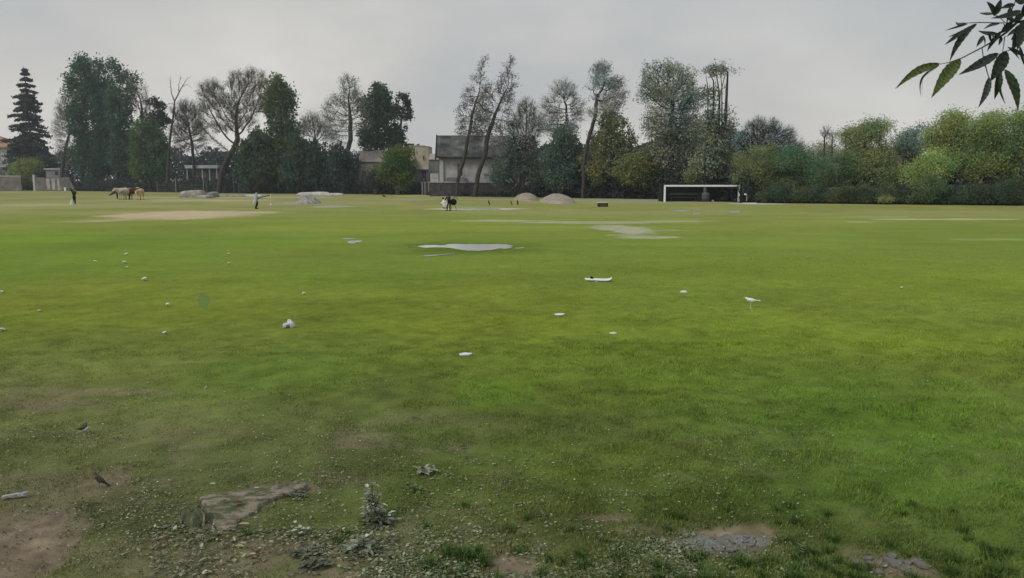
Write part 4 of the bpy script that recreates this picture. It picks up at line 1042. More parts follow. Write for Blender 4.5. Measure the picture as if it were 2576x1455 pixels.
rocks('stone_slab', 'thin pale stone lying at the end of the long low one', 'stone', [(630, 60, 4, 1)], 494, 'slabwhite')
rocks('concrete_slab', 'long white concrete slab on the far edge of the field', 'slab', [(790, 80, 9, 0)], 493, 'slabwhite')
rocks('concrete_slab', 'short broken white piece beside the long white slab', 'slab', [(824, 22, 5, .3)], 493, 'slabwhite')
rocks('concrete_slab', 'flat white slab, right-hand one of the far white slabs', 'slab', [(846, 38, 6.5, 0)], 493, 'slabwhite')

# ------------------------------------------------------------------ goal, shelter, crate, posts
def goal():
    D = depth(509); l = Loc(1766, D)
    r = thing('goal', 'white-framed football goal with a dark net', 'goal', l.o, R(-1.2))
    x0, x1 = l.x(1673), l.x(1859); z = l.z(468); t = .11
    for x in (x0, x1):
        MB().box(x - t, x + t, -t, t, -.05, z - t).build('post', M['white'], r, bevel=.02)
    MB().box(x0 - t, x1 + t, -t, t, z - t, z + t).build('crossbar', M['white'], r, bevel=.02)
    mb = MB(); dz = 2.0
    for i in range(46):
        x = x0 + (x1 - x0) * i / 45; mb.tube([(x, .05, z - .1), (x, 1.0, z - .2), (x, dz, .02)], .012, 3)
    for i in range(14):
        k = i / 13; mb.tube([(x0, 1 + k * (dz - 1), (z - .2) * (1 - k) + .02 * k), (x1, 1 + k * (dz - 1), (z - .2) * (1 - k) + .02 * k)], .012, 3)
    mb.build('net', M['darkframe'], r)
    for x in (x0, x1):
        MB().tube([(x, t, z - .05), (x, 1.0, z - .15), (x, dz, .02)], .035, 6).build('stay', M['darkframe'], r)
    l = Loc(1766, D + 3)
    r = thing('shelter', 'black open-fronted shelter standing right behind the goal', 'shelter', l.o, R(-1.2))
    a, b, zt = l.x(1664), l.x(1870), l.z(462)
    MB().box(a, b, 0, 2.2, zt - .28, zt).build('roof', M['darkframe'], r)
    MB().box(a, a + .35, .05, 2.1, -.1, zt - .28).build('side_panel', M['darkframe'], r)
    MB().box(b - .35, b, .05, 2.1, -.1, zt - .28).build('side_panel', M['darkframe'], r)
    MB().box(a + .35, b - .35, 1.95, 2.1, -.1, zt - .28).build('back_panel', mat_noise('dark_boards', [(.3, (.012, .013, .015)), (.7, (.035, .037, .042))], 1, .7, vec_scale=(.3, 1, 3)), r)
    MB().box(l.x(1692), l.x(1762), 1.5, 1.9, .45, .55).box(l.x(1692), l.x(1762), 1.85, 1.92, .8, 1.1).box(l.x(1695), l.x(1697), 1.55, 1.9, -.05, .45).box(l.x(1757), l.x(1759), 1.55, 1.9, -.05, .45).build('bench', M['grey'], r)
    B = P(1775, 500, D + 2.6); B.z = 0
    r = thing('barrel', 'grey metal barrel with an upright pipe inside the dark goal', 'barrel', B)
    mb = MB()
    prof = [(.0, 0), (.52, 0), (.56, .35), (.56, .8), (.52, 1.15), (0, 1.18)]
    n = 14
    for rr, z in prof:
        for i in range(n): mb.v.append((rr * math.cos(6.2832 * i / n), rr * math.sin(6.2832 * i / n), z))
    for j in range(len(prof) - 1):
        for i in range(n): mb.f.append((j * n + i, j * n + (i + 1) % n, (j + 1) * n + (i + 1) % n, (j + 1) * n + i))
    mb.build('drum', M['grey'], r, smooth=True)
    MB().tube([(-.1, 0, 1.1), (-.1, 0, 2.1)], [.22, .2], 10).build('pipe', M['grey'], r)
    MB().box(-1.05, -.62, -.2, .2, 0, 1.15).build('black_side_box', M['darkframe'], r, bevel=.04)
    MB().box(.60, .74, -.2, .2, 0, 1.05).build('black_side_plate', M['darkframe'], r)
    MB().box(.8, 1.05, -.15, .15, 0, .22).build('white_block', M['white'], r)
goal()
def crate():
    D = depth(520.5); l = Loc(1516, D)
    r = thing('crate', 'brown wooden crate with a white lid standing alone on the grass', 'crate', l.o, R(8))
    w = l.x(1527) - l.x(1505); hz = l.z(510)
    wood_m = mat_noise('crate_boards', [(.35, (.06, .045, .025)), (.65, (.15, .11, .06))], 4, .8, vec_scale=(3, 3, .4))
    body = MB()
    n = 6
    for i in range(n):
        x = -w / 2 + w * i / n; body.box(x + .01, x + w / n - .01, -.35, -.32, .04, hz - .03)
    body.box(-w / 2, w / 2, -.318, .35, 0.02, hz - .05)
    body.build('body', wood_m, r)
    for s in (-1, 1):
        MB().box(s * w / 2 - .05, s * w / 2 + .05, -.39, -.352, 0, hz - .03).build('corner_post', M['black'], r)
    MB().box(-w / 2 - .04, w / 2 + .04, -.42, .4, hz - .03, hz + .03).build('lid', M['dirtywhite'], r, bevel=.01)
crate()
def short_post():
    B = G(1874, 510.5)
    r = thing('short_post', 'short dark post with a white rounded top, right beside the goal', 'post', B)
    MB().tube([(0, 0, -.05), (0, 0, .75), (0, 0, 1.0)], [.13, .13, .1], 10).build('post', M['black'], r, smooth=True)
    MB().ball((.02, 0, 1.02), (.17, .17, .12), 12, 6).tube([(.14, -.05, 1.0), (.2, -.05, .6), (.18, -.05, .25)], [.04, .035, .02], 6).build('cap', M['white'], r, smooth=True)
    B = G(1888, 512); MB().box(-.55, .55, -.12, .12, 0, .07)
    o = MB().box(-.9, .7, -.12, .12, 0, .07).build('white_plank', M['white'], None, B); tag(o, 'white plank lying on the ground right of the goal', 'plank')
short_post()

# ------------------------------------------------------------------ puddles and wet patches
m, nt_, b_, _ = newmat('puddle_water')
b_.inputs['Base Color'].default_value = (.13, .125, .10, 1); b_.inputs['Roughness'].default_value = .12; b_.inputs['Specular IOR Level'].default_value = .9; b_.inputs['Metallic'].default_value = .12
n_ = noise(nt_, 3, 3); bp_ = nt_.nodes.new('ShaderNodeBump'); bp_.inputs['Distance'].default_value = .004; bp_.inputs['Strength'].default_value = .3
nt_.links.new(n_.outputs[0], bp_.inputs['Height']); nt_.links.new(bp_.outputs[0], b_.inputs['Normal'])
M['water'] = m
m, nt_, b_, _ = newmat('sky_painted_water')
b_.inputs['Base Color'].default_value = (.72, .73, .65, 1); b_.inputs['Roughness'].default_value = .15; b_.inputs['Specular IOR Level'].default_value = 1  # near-white base colour stands in for the reflected sky
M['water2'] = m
def puddle(pts, label, mat='water', z=.012, name='puddle', smooth=2, kind='structure', cat=None, group=None):
    P0 = [G(a, b) for a, b in pts]
    for _ in range(smooth):
        Q = []
        for i in range(len(P0)):
            a, b = P0[i], P0[(i + 1) % len(P0)]
            Q += [a * .75 + b * .25, a * .25 + b * .75]
        P0 = Q
    P0 = [p.lerp(P0[(i + 1) % len(P0)], q) for i, p in enumerate(P0) for q in (0, .5)]
    cc_ = sum(P0, Vector()) / len(P0)
    P0 = [cc_ + (p - cc_) * (1 + .10 * (random.random() - .5)) for p in P0]
    c = sum(P0, Vector()) / len(P0)
    me = bpy.data.meshes.new(name); me.from_pydata([tuple(p - c) for p in P0], [], [tuple(range(len(P0)))]); me.update()
    if me.polygons[0].normal.z < 0: me.flip_normals()
    zz = float(np.max(hf(np.array([p.x for p in P0]), np.array([p.y for p in P0])))) + z
    o = link(name, me, M[mat], None, (c.x, c.y, zz))
    tag(o, label, cat, group, kind)
    return o
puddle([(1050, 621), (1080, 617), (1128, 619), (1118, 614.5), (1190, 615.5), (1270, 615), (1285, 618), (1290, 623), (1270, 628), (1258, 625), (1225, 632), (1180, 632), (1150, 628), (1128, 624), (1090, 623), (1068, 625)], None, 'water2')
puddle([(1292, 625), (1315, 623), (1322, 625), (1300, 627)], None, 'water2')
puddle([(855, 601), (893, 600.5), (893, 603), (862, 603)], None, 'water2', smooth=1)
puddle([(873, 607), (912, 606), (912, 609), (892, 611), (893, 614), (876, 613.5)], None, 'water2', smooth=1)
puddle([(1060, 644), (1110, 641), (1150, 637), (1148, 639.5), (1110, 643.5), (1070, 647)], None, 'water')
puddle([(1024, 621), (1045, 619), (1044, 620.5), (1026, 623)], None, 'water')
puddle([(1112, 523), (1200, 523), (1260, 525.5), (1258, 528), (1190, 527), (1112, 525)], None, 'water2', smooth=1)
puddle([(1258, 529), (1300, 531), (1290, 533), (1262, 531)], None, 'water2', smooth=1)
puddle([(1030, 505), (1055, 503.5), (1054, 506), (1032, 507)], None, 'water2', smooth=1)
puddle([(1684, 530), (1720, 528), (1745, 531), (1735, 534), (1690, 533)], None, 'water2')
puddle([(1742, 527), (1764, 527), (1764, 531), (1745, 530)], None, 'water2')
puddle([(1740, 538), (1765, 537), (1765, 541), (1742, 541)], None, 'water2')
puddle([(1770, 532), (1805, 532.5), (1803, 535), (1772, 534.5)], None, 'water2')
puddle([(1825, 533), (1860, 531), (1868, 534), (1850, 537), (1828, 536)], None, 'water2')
puddle([(1380, 788), (1382, 788), (1425, 789), (1420, 794), (1385, 793)], None, 'water2', smooth=2) if False else None
# wet muddy puddle with chips in the near right
puddle([(1712, 1352), (1740, 1345), (1800, 1348), (1850, 1340), (1900, 1345), (1955, 1352), (1968, 1362), (1950, 1378), (1900, 1385), (1850, 1392), (1790, 1390), (1740, 1380), (1705, 1368)], None, 'water', z=-.012)

# ------------------------------------------------------------------ flat white scraps, birds, debris
def blob(name, px, py, wpx, hpx, mat, label, cat, dpx=None, group=None, jit=.12, rz=0, nu=12, nv=7):
    B = on(px, py); s = B.y / F
    mb = MB().ball((0, 0, 0), (wpx * s / 2, (dpx or wpx * .6) * s / 2, hpx * s), nu, nv, jit, flat=-.02)
    o = mb.build(name, M[mat], None, B, smooth=True); o.rotation_euler = (0, 0, rz)
    return tag(o, label, cat, group)
blob('white_stone', 1720, 735, 20, 5, 'dirtywhite', 'half-buried white rounded stone right of the white board', 'stone', jit=.04)
blob('white_stone', 1543, 837, 20, 3.2, 'dirtywhite', 'flat pale stone with a streak of grass beside it', 'stone')
# flat plates lying in shallow dips
def plate(px, py, w, label):
    B = on(px, py); s = B.y / F
    mb = MB(); n = 14; ph = random.random() * 6
    top = []; bot = []
    for i in range(n):
        t = 6.2832 * i / n; k = 1 + .12 * math.sin(3 * t + ph) + .08 * math.sin(5 * t)
        x, y = math.cos(t) * w * s / 2 * k, math.sin(t) * w * s * .42 * k
        top.append((x, y, .014 + .006 * math.sin(t + ph))); bot.append((x * .96, y * .96, 0))
    mb.v = top + bot; mb.f = [tuple(range(n)), tuple(range(2 * n - 1, n - 1, -1))] + [(i + n, (i + 1) % n + n, (i + 1) % n, i) for i in range(n)]
    tag(mb.build('white_plate', M['white'], None, B), label, 'plate')
plate(1170, 891, 34, 'bright white flat plate in the grass, nearest of the two plates')
plate(1407, 792, 26, 'small white flat plate in a ring of flattened grass, farther of the two plates')

def white_bag():
    B = on(727, 826); s = B.y / F
    r = thing('plastic_bag', 'crumpled white plastic bag with grey shadowed folds', 'bag', B)
    M['bag'] = mat_noise('crumpled_plastic', [(.3, (.40, .41, .46)), (.6, (.68, .68, .72))], 20, .45, .01)
    mb = MB()
    for c, rr in (((-8, 0, 6), (8, 7, 7)), ((6, 0, 8), (9, 8, 10)), ((2, 1, 14), (7, 5, 6)), ((10, -1, 6), (6, 5, 6)), ((-2, 2, 5), (9, 8, 6))):
        mb.ball([k * s for k in c], [k * s for k in rr], 14, 9, .10)
    o = mb.build('bag_body', M['bag'], r, smooth=True)
    m_ = o.modifiers.new('merge', 'REMESH'); m_.mode = 'VOXEL'; m_.voxel_size = s * 1.3; m_.use_smooth_shade = True
    MB().ball((0 * s, -7.2 * s, 6 * s), (5 * s, 1.2 * s, 4.5 * s), 10, 6, .1).build('fold_shade', M['grey'], r, smooth=True)  # dark grey lump in place of the shade within a fold
    MB().add([(-3 * s, 0, 16 * s), (3 * s, -2 * s, 17 * s), (7 * s, 0, 21 * s), (0, 1 * s, 23 * s), (-5 * s, 0, 20 * s)], [(0, 1, 2, 3, 4)]).build('bag_flap', M['bag'], r)
white_bag()

def board():
    B = on(1505, 708); s = B.y / F
    r = thing('white_board', 'long narrow white board with upturned ends and a dark underside', 'board', B, R(-3))
    mb = MB(); L = 34 * s
    xs = [-1, -.8, -.5, -.2, .2, .6, .85, 1.0]; zt = [6, 4.5, 4.0, 4.2, 3.4, 3.4, 4.4, 8]; wd = [.3, .8, 1, 1.1, 1.2, 1.2, .9, .2]
    for k in range(len(xs)):
        y = 7 * s * wd[k]
        mb.v += [(xs[k] * L, -y, zt[k] * s), (xs[k] * L, y, (zt[k] + 2.5) * s), (xs[k] * L, y, (zt[k] + 1.4) * s), (xs[k] * L, -y, (zt[k] - 1.5) * s)]
    for k in range(len(xs) - 1):
        a = k * 4
        for i in range(4): mb.f.append((a + i, a + (i + 1) % 4, a + 4 + (i + 1) % 4, a + 4 + i))
    mb.f += [(0, 1, 2, 3), (31, 30, 29, 28)]
    mb.build('board', M['white'], r)
    MB().prism([(-.78 * L, .4 * s), (.95 * L, -.5 * s), (.98 * L, 2 * s), (-.8 * L, 3.4 * s)], -4 * s, 4 * s).build('underside', mat_plain('dark_green_underside', (.012, .03, .012), .7), r)
    MB().add([(-20 * s, 2 * s, 6 * s), (-12 * s, 2 * s, 6 * s), (-13 * s, 3 * s, 9.5 * s), (-17 * s, 3 * s, 12 * s), (-20 * s, 3 * s, 11 * s)], [(0, 1, 2, 3, 4)]).build('fin', M['black'], r)
    MB().tube([(0, -5 * s, 1 * s), (-3 * s, -9 * s, .4 * s), (-7 * s, -12 * s, .3 * s)], .7 * s, 5).tube([(-9 * s, -7 * s, .4 * s), (-4 * s, -8 * s, .4 * s)], .6 * s, 5).build('stick', M['dirtywhite'], r)
board()

def bird(name, label, px, py, length, heading, tilt, mats, legs=.03, wing_up=False, tail_spread=.25):
    """bird facing +x locally; tilt lifts the head"""
    B = on(px, py)
    r = thing(name, label, 'bird', B, heading)
    k = length; ct, st = math.cos(tilt), math.sin(tilt)
    def T_(x, y, z): return Vector((x * ct - z * st, y, x * st + z * ct + legs + k * .17))
    ch = [(-.30, 0, .0, .05), (-.16, 0, -.01, .11), (0, 0, -.01, .145), (.15, 0, .02, .13), (.25, 0, .07, .085), (.32, 0, .12, .085), (.38, 0, .125, .05)]
    nodes = [T_(a * k, b * k, c * k) for a, b, c, d in ch]
    skin_mesh('body', nodes, [(i, i + 1) for i in range(len(ch) - 1)], [(d * k, d * k * .95) for *_, d in ch], M[mats[0]], r, 2, 2)
    MB().tube([T_(.40 * k, 0, .125 * k), T_(.50 * k, 0, .105 * k)], [.022 * k, .004 * k], 6).build('beak', M[mats[3]], r)
    for s in (-1, 1):
        MB().ball(T_(.36 * k, s * .055 * k, .145 * k), .012 * k, 6, 5).build('eye', M['hair'], r, smooth=True)
        if wing_up:
            rows = []
            mb = MB(); L = 7
            for j in range(L):
                t = j / (L - 1)
                root_ = T_((.16 - .32 * t) * k, s * .10 * k, .06 * k)
                tip = root_ + Vector((-.10 - .30 * t, s * (.10 + .1 * t), .42 - .24 * t + .03 * (j % 2))) * k
                mb.v += [tuple(root_), tuple(root_.lerp(tip, .6) + Vector((.02 * k, s * .03 * k, 0))), tuple(tip)]
            for j in range(L - 1):
                a = j * 3; mb.f += [(a, a + 1, a + 4, a + 3), (a + 1, a + 2, a + 5, a + 4)]
            o = mb.build('wing', M[mats[1] if s < 0 else mats[4]], r, smooth=True)
            sm = o.modifiers.new('thick', 'SOLIDIFY'); sm.thickness = .008 * k
        else:
            mb = MB(); n = 7
            for j in range(n):
                t = j / (n - 1); x = .17 - .62 * t; w = .10 * math.sin(math.pi * min(1, t * 1.05 + .12)) + .008
                mb.v += [tuple(T_(x * k, s * (.125 - .05 * t) * k, (.05 + w * .5 - .03 * t) * k)), tuple(T_(x * k, s * (.155 - .09 * t) * k, (.02 - .02 * t) * k)), tuple(T_(x * k, s * (.12 - .05 * t) * k, (.02 - w * .75 - .02 * t) * k))]
            for j in range(n - 1):
                a = j * 3; mb.f += [(a, a + 1, a + 4, a + 3), (a + 1, a + 2, a + 5, a + 4)]
            o = mb.build('wing', M[mats[1]], r, smooth=True)
            sm = o.modifiers.new('thick', 'SOLIDIFY'); sm.thickness = .015 * k
        MB().tube([T_(-.02 * k, s * .05 * k, -.12 * k), Vector((.0 * k, s * .05 * k, legs * .9)), Vector((-.02 * k, s * .05 * k, .003))], [.014 * k, .009 * k, .008 * k], 5).tube([(-.06 * k, s * .05 * k, .003), (.08 * k, s * .065 * k, .003)], .006 * k, 4).tube([(-.02 * k, s * .05 * k, .003), (.06 * k, s * .02 * k, .003)], .006 * k, 4).build('leg', M[mats[3]], r)
    mb = MB()
    for j in range(5):
        y = (j - 2) / 2 * tail_spread
        a = T_(-.26 * k, y * .15 * k, .01 * k); b = T_(-.62 * k, y * k * .5 + .0, (-.0 + .01 * abs(j - 2)) * k)
        w = Vector((0, .035 * k, 0))
        mb.add([a - w * .6, a + w * .6, b + w, b - w, b + Vector((0, 0, .01 * k)), a + Vector((0, 0, .01 * k))], [(0, 1, 2, 3), (0, 5, 4, 3), (1, 2, 4, 5)])
    mb.build('tail', M[mats[2]], r)
    return r
M['bb_body'] = mat_noise('grey_brown_feathers', [(.3, (.05, .045, .038)), (.6, (.13, .115, .10)), (.8, (.24, .21, .19))], 22, .8)
M['bb_wing'] = mat_noise('dark_wing_feathers', [(.3, (.018, .018, .016)), (.7, (.06, .058, .05))], 40, .7, vec_scale=(1, 4, 4))
M['bb_beak'] = mat_plain('ochre_beak', (.20, .13, .04), .5)
M['fl_body'] = mat_noise('white_brown_feathers', [(.35, (.12, .085, .06)), (.5, (.42, .40, .38)), (.7, (.62, .62, .62))], 14, .8)
M['fl_wing'] = mat_noise('yellow_green_wing', [(.3, (.08, .07, .02)), (.6, (.22, .20, .06))], 22, .7)
M['fl_wing2'] = mat_noise('dark_green_wing', [(.3, (.02, .045, .03)), (.6, (.06, .10, .07))], 22, .7)
bird('blackbird', 'grey-brown bird with dark folded wings standing on bare earth, nearest of the birds', 250, 1226, .185, R(180 + 12), R(42), ['bb_body', 'bb_wing', 'bb_wing', 'bb_beak', 'bb_wing'], legs=.045)
bird('small_bird', 'brown and white bird with raised yellow-green wings in the near left grass', 213, 1088, .16, R(-8), R(18), ['fl_body', 'fl_wing', 'fl_body', 'dirtywhite', 'fl_wing2'], legs=.02, wing_up=True, tail_spread=.9)
bird('white_bird', 'white bird with a long flat body standing on the right half of the field', 1888, 775, .33, R(175), R(4), ['white', 'white', 'white', 'dirtywhite', 'white'], legs=.12)
for (a, b, L, hd, lb) in ((1230, 516, .62, 250, 'dark bird with a white head, leftmost of three on the far grass'), (1286, 516, .55, 240, 'small grey and white bird, middle one of three on the far grass'), (1302, 515.5, .66, 265, 'black and white long-legged bird, rightmost of three on the far grass'), (966, 497, .9, 190, 'dark bird with a white front resting in front of the low house')):
    bird('far_bird', lb, a, b, L, R(hd), R(45 if b > 510 else 10), ['hair', 'dirtywhite' if b > 510 else 'hair', 'hair', 'black', 'hair'], legs=.18 if b > 510 else .05)

# ------------------------------------------------------------------ people
def person(name, label, px, py, height, heading, J, cloth, hair=True, bag=None):
    """J overrides joints; x = to the figure's left, y = forward, z up, for a 1.75 m figure"""
    B = G(px, py); k = height / 1.75
    r = thing(name, label, 'person', B, heading)
    j = dict(pel=(0, 0, .95), sp=(0, .0, 1.15), ch=(0, .0, 1.36), nk=(0, .01, 1.50), hd=(0, .03, 1.60), cr=(0, .02, 1.68), ns=(0, .13, 1.60),
             ls=(.19, 0, 1.43), le=(.24, -.03, 1.14), lw=(.24, .06, .90), rs=(-.19, 0, 1.43), re=(-.24, -.03, 1.14), rw=(-.24, .06, .90),
             lh=(.09, 0, .90), lk=(.11, .03, .50), la=(.11, -.02, .09), lt=(.12, .16, .04), rh=(-.09, 0, .90), rk=(-.11, .03, .50), ra=(-.11, -.02, .09), rt=(-.12, .16, .04))
    j.update(J)
    j = {a: Vector(b) * k for a, b in j.items()}
    for s in 'lr':
        d = (j[s + 'w'] - j[s + 'e']).normalized(); j[s + 'p'] = j[s + 'w'] + d * .08 * k
    def sk(nm, keys, edges, rad, mat, root, sub=1):
        ix = {a: i for i, a in enumerate(keys)}
        return skin_mesh(nm, [j[a] for a in keys], [(ix[a], ix[b]) for a, b in edges], [tuple(q * k for q in (rad[a] if hasattr(rad[a], '__len__') else (rad[a],) * 2)) for a in keys], M[mat], r, sub, ix[root])
    keys = ['pel', 'sp', 'ch', 'nk', 'hd', 'cr', 'ns', 'ls', 'le', 'lw', 'lp', 'rs', 're', 'rw', 'rp', 'lh', 'lk', 'la', 'lt', 'rh', 'rk', 'ra', 'rt']
    edges = [('pel', 'sp'), ('sp', 'ch'), ('ch', 'nk'), ('nk', 'hd'), ('hd', 'cr'), ('hd', 'ns')] + [(a + b, a + c) for a in 'lr' for b, c in (('s', 'e'), ('e', 'w'), ('w', 'p'), ('h', 'k'), ('k', 'a'), ('a', 't'))] + [('ch', 'ls'), ('ch', 'rs'), ('pel', 'lh'), ('pel', 'rh')]
    rad = dict(pel=(.14, .11), sp=(.12, .09), ch=(.15, .10), nk=.055, hd=(.085, .095), cr=(.08, .09), ns=.02, ls=.06, rs=.06, le=.042, re=.042, lw=.028, rw=.028, lp=(.04, .018), rp=(.04, .018), lh=.085, rh=.085, lk=.055, rk=.055, la=.04, ra=.04, lt=.035, rt=.035)
    body = sk('body', keys, edges, rad, 'skin', 'pel')
    for s in 'lr':                   # five fingers on each palm
        d = (j[s + 'p'] - j[s + 'w']).normalized(); a = d.cross(Vector((0, 0, 1)) if abs(d.z) < .8 else Vector((0, 1, 0))).normalized(); c = d.cross(a)
        mb = MB()
        for f in range(4):
            p0 = j[s + 'p'] + a * (f - 1.5) * .021 * k; Lf = (.075, .085, .08, .062)[f] * k
            mb.tube([p0, p0 + d * Lf * .5 + c * .012 * k, p0 + d * Lf * .8 + c * .035 * k], [.010 * k, .009 * k, .007 * k], 5)
        p0 = j[s + 'w'].lerp(j[s + 'p'], .4); mb.tube([p0, p0 + a * .045 * k + d * .03 * k, p0 + a * .055 * k + d * .07 * k], [.012 * k, .011 * k, .008 * k], 5)
        mb.build('fingers', M['skin'], body)
    top, legs_m = cloth
    tk = ['pel', 'sp', 'ch', 'nk', 'ls', 'le', 'lw', 'rs', 're', 'rw']
    te = [('pel', 'sp'), ('sp', 'ch'), ('ch', 'nk'), ('ch', 'ls'), ('ls', 'le'), ('le', 'lw'), ('ch', 'rs'), ('rs', 're'), ('re', 'rw')]
    tr = dict(pel=(.19, .15), sp=(.165, .135), ch=(.185, .135), nk=.07, ls=.085, rs=.085, le=.065, re=.065, lw=.05, rw=.05)
    sk('jacket', tk, te, tr, top, 'ch')
    lk = ['pel', 'lh', 'lk', 'la', 'rh', 'rk', 'ra']
    sk('trousers', lk, [('pel', 'lh'), ('lh', 'lk'), ('lk', 'la'), ('pel', 'rh'), ('rh', 'rk'), ('rk', 'ra')], dict(pel=(.16, .13), lh=.11, rh=.11, lk=.08, rk=.08, la=.065, ra=.065), legs_m, 'pel')
    for s in 'lr':
        MB().tube([j[s + 'a'] + Vector((0, -.04, -.03)) * k, j[s + 't'] + Vector((0, .02, 0)) * k], [.052 * k, .045 * k], 8).build('shoe', M['black'], r, smooth=True)
    if hair:
        c = j['hd'].lerp(j['cr'], .55); up = (j['cr'] - j['nk']).normalized()
        MB().ball(c + Vector((0, -.025, .02)) * k, (.105 * k, .115 * k, .115 * k), 12, 8).build('hair', M['hair'], r, smooth=True)
    return r, j, k
p1, j1, k1 = person('person', 'person all in black with one arm raised and a pale bag at the feet', 188, 514, 1.72, R(205),
       dict(le=(.26, .12, 1.66), lw=(.20, .10, 1.92), ls=(.18, .03, 1.45), re=(-.22, .14, 1.20), rw=(-.10, .28, 1.32), hd=(.05, .03, 1.58), cr=(.06, .02, 1.66), lk=(.08, .03, .5), rk=(-.07, .03, .5), la=(.07, -.02, .09), ra=(-.08, .02, .09)), ('black', 'black'))
m, nt_, b_, _ = newmat('thin_plastic'); b_.inputs['Base Color'].default_value = (.5, .55, .52, 1); b_.inputs['Roughness'].default_value = .4
M['thin'] = m
B = G(181, 515)
r = thing('carrier_bag', 'pale see-through carrier bag standing beside the person in black', 'bag', B)
mb = MB()
for (z, w, d) in ((0, .22, .14), (.15, .25, .16), (.4, .17, .12), (.62, .05, .04)):
    for i in range(10):
        t = 6.2832 * i / 10; mb.v.append((math.cos(t) * w + z * .25 * 0 + (.10 * z), math.sin(t) * d, z))
for jx in range(3):
    for i in range(10): mb.f.append((jx * 10 + i, jx * 10 + (i + 1) % 10, (jx + 1) * 10 + (i + 1) % 10, (jx + 1) * 10 + i))
mb.f.append(tuple(range(10)))
mb.build('bag_body', M['thin'], r, smooth=True)
MB().tube([(.07, 0, .66), (.10, 0, .80), (.14, 0, .68)], .012, 5).build('bag_handle', M['thin'], r)
p2, j2, k2 = person('person', 'person in a pale grey coat and black trousers holding a long pole', 646, 526, 1.78, R(-80),
       dict(le=(.22, .10, 1.16), lw=(.16, .36, 1.06), re=(-.2, .0, 1.14), rw=(-.18, .28, 1.02), hd=(0, .05, 1.6), cr=(0, .05, 1.68), lk=(.07, .10, .5), la=(.08, -.05, .09), lt=(.08, .12, .04), rk=(-.07, .02, .5), ra=(-.08, -.14, .09), rt=(-.08, .02, .04), pel=(0, -.02, .95)), ('greycoat', 'black'))
mb = MB()                            # hanging coat tails
for (z, w, d, y) in ((1.30, .20, .15, 0), (1.0, .24, .20, -.03), (.78, .26, .23, -.06), (.62, .27, .20, -.14)):
    for i in range(14):
        t = 6.2832 * i / 14; mb.v.append((math.cos(t) * w * k2, (y + math.sin(t) * d) * k2, (z - (.12 if math.sin(t) < -.2 and z < .8 else 0)) * k2))
for jx in range(3):
    for i in range(14): mb.f.append((jx * 14 + i, jx * 14 + (i + 1) % 14, (jx + 1) * 14 + (i + 1) % 14, (jx + 1) * 14 + i))
mb.build('coat_tails', M['greycoat'], p2, smooth=True)
r = thing('long_pole', 'black pole with a white cord hanging from its end, held by the person in grey', 'pole', G(646, 526), R(-80))
h2 = j2['lp']; tip = Vector((.12, 1.32, 1.30)) * k2
MB().tube([Vector((.16, .20, 1.02)) * k2, tip], [.035, .03], 8).build('pole', M['black'], r)
MB().ball(tip, .06, 8, 6).build('tip', M['white'], r, smooth=True)
MB().tube([tip, tip + Vector((0, 0, -.85))], .012, 4).build('cord', M['dirtywhite'], r)
MB().ball(tip + Vector((0, 0, -.92)), (.08, .08, .10), 8, 6, .1).build('weight', M['white'], r, smooth=True)
p3, j3, k3 = person('person', 'person in black bending forward with a round black bag, in the middle of the field', 1130, 531, 1.62, R(150),
       dict(pel=(0, -.10, .88), sp=(0, .02, 1.06), ch=(0, .10, 1.26), nk=(0, .14, 1.40), hd=(0, .18, 1.50), cr=(0, .18, 1.58), ns=(0, .28, 1.49), ls=(.19, .1, 1.32), rs=(-.19, .1, 1.32), le=(.26, .25, 1.10), lw=(.22, .42, 1.06),
            re=(-.26, .25, 1.10), rw=(-.22, .42, 1.15), lh=(.1, -.1, .85), rh=(-.1, -.1, .85), lk=(.20, .02, .48), la=(.28, -.06, .09), lt=(.30, .1, .04), rk=(-.12, .04, .48), ra=(-.10, .0, .09)), ('black', 'black'))
B = G(1141, 530)
r = thing('round_bag', 'round black bag with thin stand legs carried by the bending person in black', 'bag', B)
MB().ball((0, 0, .78), (.30, .16, .30), 14, 9).build('bag_body', M['black'], r, smooth=True)
MB().tube([(-.12, 0, .55), (-.22, -.05, 0)], .02, 5).build('leg', M['black'], r); MB().tube([(.12, 0, .55), (.28, -.05, 0)], .02, 5).build('leg', M['black'], r)
MB().tube([(-.05, 0, 1.05), (.05, 0, 1.25), (.28, 0, 1.18), (.36, 0, .98)], .035, 6).build('handle', M['grey'], r)
p4, j4, k4 = person('person', 'person in white crouching behind the one in black', 1121, 525, 1.65, R(110),
       dict(pel=(0, -.12, .42), sp=(0, .0, .62), ch=(0, .12, .80), nk=(0, .22, .92), hd=(0, .28, 1.0), cr=(0, .30, 1.08), ns=(0, .40, 1.0), ls=(.18, .14, .84), rs=(-.18, .14, .84), le=(.24, .30, .62), lw=(.16, .46, .50),
            re=(-.24, .3, .62), rw=(-.16, .46, .50), lh=(.1, -.1, .40), rh=(-.1, -.1, .40), lk=(.18, .30, .50), la=(.16, .02, .09), lt=(.17, .2, .04), rk=(-.18, .30, .50), ra=(-.16, .02, .09), rt=(-.17, .2, .04)), ('white', 'white'))

